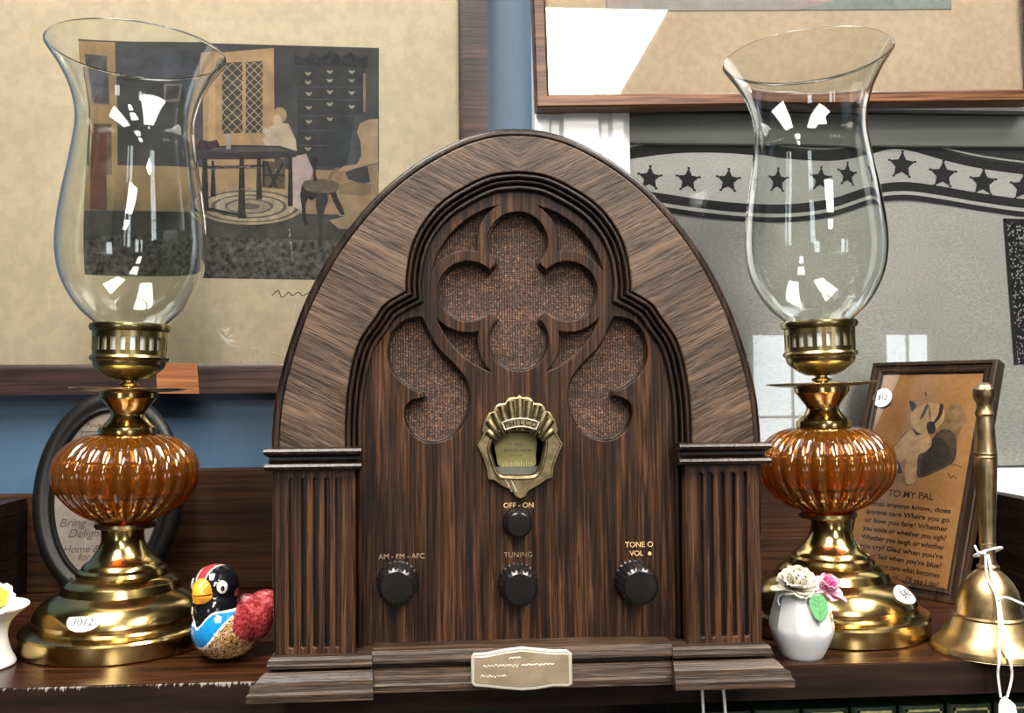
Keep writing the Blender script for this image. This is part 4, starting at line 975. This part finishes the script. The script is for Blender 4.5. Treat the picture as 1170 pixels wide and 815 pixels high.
tube('string_end',tl(catmull([(k0[0],54,k0[1]+1),(k0[0]-5,53,k0[1]+1.5),(k0[0]-7,54,k0[1]+6)],6)),.75,M['string'],tg,7)
tp=[(291.6,-17.7), (295.4,-20.4), (298.1,-23.1), (299.0,-27.8), (298.5,-46.0), (286.5,-45.6), (287.5,-27.5), (287.7,-22.8), (288.8,-19.7)]
me=plate('tag_card',[[(x-305.5,z-50) for x,z in tp]],25.6-66,.8,.2,M['white_paper'],tg)

# string ends hanging below the radio
r2 = thing('tag_string', 'white cotton string loop hanging from under the radio over the shelf edge', 'string', (158,34,0))
s1=[(108.3,-11.1), (108.1,-23.9), (108.8,-47.1)]; s2=[(120.0,-10.4), (121.4,-24.3), (119.9,-47.5)]
mid=[((s1[-1][0]+s2[-1][0])/2,s1[-1][1]-7)]
pth=[(130,40,.0)]+[(s1[0][0]-.5,33,-1)]+[(x,31,z) for x,z in s1[1:]]+[(mid[0][0],31,mid[0][1])]+[(x,31,z) for x,z in reversed(s2[1:])]+[(s2[0][0],33,-1)]
pth=pth[1:]
tube('string',[(x-158,y-34,z) for x,y,z in catmull(pth,6)],.95,M['string'],r2,7)

# ------------------------------------------------------------------ rose vase
rv = thing('rose_vase', 'small white porcelain vase of porcelain roses in front of the right lamp', 'vase', (180,60,0))
vp=[(11.6,0),(12.8,.6),(15.6,6),(18.6,13),(19.9,18),(19.6,22),(17.9,30),(15.6,38),(15.2,41.4),(15.6,42.6),(14.2,42.4),(13.2,38)]
def vf(r,z,a):
    k=max(0,min(1,(z-17)/3))*max(0,min(1,(43-z)/6)); st=2*pi/10; q_=((a+.2)%st)-st/2
    return r*(1-k+k*cos(st/2)/cos(q_)*1.015)
lathe('vase_body',catmull(vp,3),M['porcelain'],rv,seg=160,rf=vf,smooth=18)
def petal(b, c, az_, tilt_, L, W, curl, i=0, cup=.35, frill=.06, seed=0):
    rr=random.Random(seed); nU,nV=7,9; V=[]
    A=Vector((cos(az_),sin(az_),0)); Z=Vector((0,0,1)); Sd=Vector((-sin(az_),cos(az_),0))
    th=tilt_; p=Vector(c); pts=[p.copy()]
    for u in range(nU):
        d=A*sin(th)+Z*cos(th); p=p+d*(L/nU); pts.append(p.copy()); th+=curl/nU
    th=tilt_
    ph=rr.uniform(0,6)
    for u,q_ in enumerate(pts):
        t=u/nU; wd=W*(.25+.75*sin(pi*min(1,t*.62+.12)))*(1 if t<.8 else 1-(t-.8)*2.0); tt=tilt_+curl*t
        nrm=-A*cos(tt)+Z*sin(tt)
        for v in range(nV):
            s=(v/(nV-1)-.5)*2; V.append(q_+Sd*(wd*s)+nrm*(cup*wd*s*s)+nrm*(frill*W*sin(s*7+ph)*t))
    F=[(u*nV+v,u*nV+v+1,(u+1)*nV+v+1,(u+1)*nV+v) for u in range(nU) for v in range(nV-1)]
    m=len(V); V2=[v+Vector((A*.5-Z*.1)) for v in V]
    bd=[v for v in range(nV)]+[(u*nV+nV-1) for u in range(1,nU+1)]+[nU*nV+v for v in range(nV-2,-1,-1)]+[u*nV for u in range(nU-1,0,-1)]
    F2=[tuple(a+m for a in reversed(f)) for f in F]+[(bd[k],bd[(k+1)%len(bd)],bd[(k+1)%len(bd)]+m,bd[k]+m) for k in range(len(bd))]
    b.add([tuple(v) for v in V+V2],F+F2,i)
def rose(name,c,Rr,mats,parent,layers,face=(0,-.35)):
    b=Bag(); s=0
    for n_,tl_,L,W,cu,i,h in layers:
        for k in range(n_):
            s+=1; petal(b,(0,0,h),2*pi*(k+.37*len(layers)*h)/n_+s*.11,tl_,L,W,cu,i,seed=s,frill=.10)
    o=b.build(name,mats,parent,60); o.location=[v*S for v in c]; o.rotation_euler=(face[1]*-1,face[0],0)
    return o
cro=rose('cream_rose',(-4.8,-6,44),9,[M['cream_rose']],rv,[(3,.05,9,3.6,-.5,0,2),(4,.2,9.5,4.8,-.4,0,1.5),(5,.42,10.5,5.4,-.2,0,.8),(6,.72,11.5,5.8,.25,0,0),(6,1.05,11.5,6,.5,0,-1)],(-.05,.45)); cro.rotation_euler=(.5,-.1,0); cro.scale=(1.15,1.15,1.15)
rp=rose('pink_rose',(13.5,-7,43),6,[M['pink_rose'],M['deep_pink']],rv,[(3,.1,7.5,3.2,-.6,1,1),(4,.3,7.5,3.8,-.4,1,.8),(4,.6,8.5,4.4,.2,0,0),(5,1.1,9,4.4,.8,0,-1)]); rp.rotation_euler=(.55,.25,0); rp.scale=(1.12,1.12,1.12)
b=Bag(); petal(b,(-9,-10,42.0),pi+.25,1.2,14,6.0,.45,0,cup=.25,seed=5); b.build('loose_petal',[M['cream_rose']],rv,60)
b=Bag(); petal(b,(-3,-12,42.5),pi+1.2,1.35,7,4.5,.5,0,cup=.2,seed=6); b.build('loose_petal',[M['cream_rose']],rv,60)
lfp=[]
for k in range(40):
    a=2*pi*k/40; r_=1+.10*abs(sin(a*7)); lfp.append((5.6*sin(a)*r_*(1-.28*cos(a+pi)*-1*.6), -7.6*cos(a)*r_*(1.0 if cos(a)<0 else 1.12)))
lf=plate('leaf',[lfp[::-1]],-.5,1.1,.45,M['leaf'],rv,60); lf.location=(3.6*S,-19.4*S,35.0*S); lf.rotation_euler=(-.45,.1,.05)
for k in (-1,1):
    for q_ in (0,1,2): tube('leaf_vein',[(0,-.55,2.6-q_*3.4),(k*3.6,-.55,4.6-q_*3.0)],.22,M['leaf'],lf,5)
tube('leaf_vein',[(0,-.6,5.5),(0,-.6,-6.6)],.28,M['leaf'],lf,5)
b=Bag(); petal(b,(15,-12,40),-.7,1.5,9,3.5,.9,0,cup=.2,seed=9); b.build('loose_petal',[M['pink_rose']],rv,60)
tube('tendril',catmull([(-11,-10,42),(-17,-11,41),(-19,-11,38),(-18,-11,34.5)],5),.55,M['porcelain'],rv,6)

# ------------------------------------------------------------------ white vase at the left edge
lv = thing('daffodil_vase', 'flared white ceramic vase with a yellow and white flower at left edge', 'vase', (-332.5,86,0))
lathe('vase_body',catmull([(17.5,0),(18.8,.8),(18.6,3),(16.2,8),(14.2,15),(14.0,20),(15.6,26),(19.6,31),(25.4,35.4),(26.2,36.6),(25,37),(18.6,33),(13,27)],4),M['matte_white'],lv,seg=72,smooth=50)
lathe('filler',[(.1,35),(8,34.5),(16,32.5),(19,30.5),(.1,24)],M['moss'],lv,seg=24)
b=Bag()
for k in range(7): petal(b,(0,0,0),2*pi*k/7+.2,1.25,10.5,4.4,.1,0,cup=.15,frill=.12,seed=20+k)
for k in range(7): petal(b,(0,0,.8),2*pi*k/7+.6,1.0,7.6,3.4,.2,1,cup=.2,frill=.15,seed=40+k)
for k in range(6): petal(b,(0,0,1.4),2*pi*k/6+.3,.45,4.2,2.0,.4,1,cup=.3,frill=.2,seed=60+k)
o=b.build('flower',[M['white_petal'],M['yellow_petal']],lv,60); o.location=(16*S,-15*S,43.5*S); o.rotation_euler=(radians(58),radians(8),0)
tube('flower_stem',catmull([(6,-4,32),(11,-9,38),(16,-13.5,42.5)],5),1.1,M['moss'],lv,7)

# ------------------------------------------------------------------ ceramic bird
bd = thing('ceramic_bird', 'glazed ceramic bird with orange beak and blue bib between lamp and radio', 'figurine', (-181,92,0))
def blob(parts, vox):
    bm=bmesh.new()
    for c,r,rot in parts:
        m=Matrix.Translation(Vector(c)*S) @ Matrix.Rotation(rot[2],4,'Z') @ Matrix.Rotation(rot[1],4,'Y') @ Matrix.Rotation(rot[0],4,'X') @ Matrix.Diagonal((r[0]*S,r[1]*S,r[2]*S,1))
        bmesh.ops.create_icosphere(bm,subdivisions=4,radius=1,matrix=m)
    me=bpy.data.meshes.new('t'); bm.to_mesh(me); bm.free()
    o=bpy.data.objects.new('t',me); COL.objects.link(o)
    r_=o.modifiers.new('r','REMESH'); r_.mode='VOXEL'; r_.voxel_size=vox*S; r_.use_smooth_shade=True
    s_=o.modifiers.new('s','SMOOTH'); s_.factor=.5; s_.iterations=22
    bpy.context.view_layer.update()
    m2=bpy.data.meshes.new_from_object(o.evaluated_get(bpy.context.evaluated_depsgraph_get())); bpy.data.objects.remove(o); return m2
me=blob([((-9,-6,45),(14.5,15,14),(0,0,0)),((-9,-7,32),(14.8,16,16),(0,0,0)),((-4,-4,18.5),(20.5,23,18.6),(0,0,0)),((6,6,21),(19,19,16),(0,.0,0)),((17,14,29),(12,13,8.5),(0,-.2,.5)),((-3,-2,8),(17,19,9.5),(0,0,0))],.55)
zmin=min(v.co.z for v in me.vertices)
for v in me.vertices: v.co.z-=zmin
at=me.color_attributes.new('glaze','FLOAT_COLOR','POINT')
rn=random.Random(3)
def g2(p):
    x,y,z=p.x/S,p.y/S,p.z/S
    # facing direction: front-left of the viewer
    fx,fy=-.42,-.91; lx,ly=.91,-.42
    u=(x+9)*fx+(y+6)*fy; s=(x+9)*lx+(y+6)*ly         # u forward, s to the bird's left (viewer right)
    W=(.80,.78,.72); edge=.7
    nzv=noise_.noise(Vector((x,y,z))*.55)+.5*noise_.noise(Vector((x,y,z))*1.3)
    if x>5.5 and 12<z<42 and x>5.5+max(0,(22-z))*.8:
        if z>39 and x<12: return (.008,.008,.010)
        k=max(0,min(1,.5+nzv)); return (.16+.22*k,.012+.07*k*k,.018+.06*k*k)
    zb=33.5-10*math.exp(-(s+.5)**2/38)+(0 if u>0 else .4*u)
    if z>zb+edge:
        cz_=s+1.5; wd_=4.0+.12*(13-u)
        if z>49 and abs(cz_)<wd_:
            return W if abs(cz_)>wd_-.9 else (.33,.03,.04)
        return (.006,.006,.008)
    if z>zb-edge*.9: return W
    zc3=11+(.058*s*s if s>0 else .035*s*s)+(0 if u>4 else (4-u)*1.1)
    if z>zc3+edge:
        k=.5+.6*nzv; return (.008,.13+.08*k,.34+.14*k)
    if z>zc3-edge+.8*sin(s*3.1): return W
    r=(noise_.cell(Vector((round(x/1.0),round(y/1.0)*1.3+round(z/1.0)*.7,round(z/1.0)))*7.13)*.5+.5)*.7+rn.random()*.3; r=min(.99,max(0,r))
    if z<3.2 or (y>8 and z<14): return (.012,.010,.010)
    return ((.30,.12,.03),(.48,.32,.15),(.03,.012,.006),(.36,.15,.03),(.62,.52,.38))[int(r*5)]
for i,v in enumerate(me.vertices):
    at.data[i].color=(*g2(v.co),1)
me.name='body'; me.materials.clear()
link('body',me,M['glaze'],bd)
# beak, eyes
def ellips(name,c,r,rot,mat,parent,seg=24):
    bm=bmesh.new(); bmesh.ops.create_uvsphere(bm,u_segments=seg,v_segments=16,radius=1)
    m=bpy.data.meshes.new(name); bm.transform(Matrix.Translation(Vector(c)*S) @ Matrix.Rotation(rot[2],4,'Z') @ Matrix.Rotation(rot[1],4,'Y') @ Matrix.Rotation(rot[0],4,'X') @ Matrix.Diagonal((r[0]*S,r[1]*S,r[2]*S,1)))
    bm.to_mesh(m); bm.free(); m.shade_smooth(); return link(name,m,mat,parent)
M['beak']=plain('orange_glaze',(.72,.30,.02),.15,nz=.12,scale=150,coat=.5)
M['eye_white']=plain('eye_white_glaze',(.82,.80,.76),.12,coat=.5); M['pupil']=plain('eye_pupil_glaze',(.03,.012,.01),.12,coat=.5)
# a beak of two wedges: diamond outline, pointed forward
fd=Vector((-.42,-.91,0)); ls=Vector((.91,-.42,0)); bc=Vector((-9,-6,44.8))+fd*12.6
def beak(name,zs):
    rim=[]; n=14
    for k in range(n+1):
        a=pi*k/n; rim.append(bc+ls*(7.6*cos(a))+Vector((0,0,zs*9.6*sin(a)**.8*(1.0 if zs>0 else .85)))+fd*(-1.2*abs(sin(a))))
    tip=bc+fd*7.8+Vector((0,0,-.8 if zs>0 else -1.6)); mid_=[bc+ls*(7.0*cos(pi*k/n))*.98+fd*(.5+6.5*sin(pi*k/n)**2)+Vector((0,0,-.2 if zs>0 else -1.2)) for k in range(n+1)]
    V=[tuple(p) for p in rim]+[tuple(p) for p in mid_]; m_=n+1; 
    hump=[ (rim[k]+mid_[k])*.5+fd*(2.6*sin(pi*k/n))+Vector((0,0,zs*1.2*sin(pi*k/n))) for k in range(n+1)]
    V+= [tuple(p) for p in hump]+[tuple(bc-fd*3)]
    F=[(k,k+1,2*m_+k+1,2*m_+k) for k in range(n)]+[(2*m_+k,2*m_+k+1,m_+k+1,m_+k) for k in range(n)]+[(k+1,k,3*m_) for k in range(n)]+[(m_+k,m_+k+1,3*m_) for k in range(n)]
    return mesh(name,V,F,M['beak'],bd,smooth=50)
beak('upper_beak',1); beak('lower_beak',-1)
for s in (1,-1):
    c=Vector((-9,-6,48))+fd*(8.2 if s>0 else 7.4)+ls*(11.2*s if s>0 else 11.0*s)
    d=(fd*.62+ls*(.78*s)).normalized(); az_=math.atan2(d.y,d.x)
    e=ellips('eye',tuple(c),(1.6,3.6,4.2),(0,0,az_),M['eye_white'],bd)
    c2=c+d*1.3+Vector((0,0,-.4)); ellips('pupil',tuple(c2),(.7,1.3,1.8),(0,0,az_),M['pupil'],e)
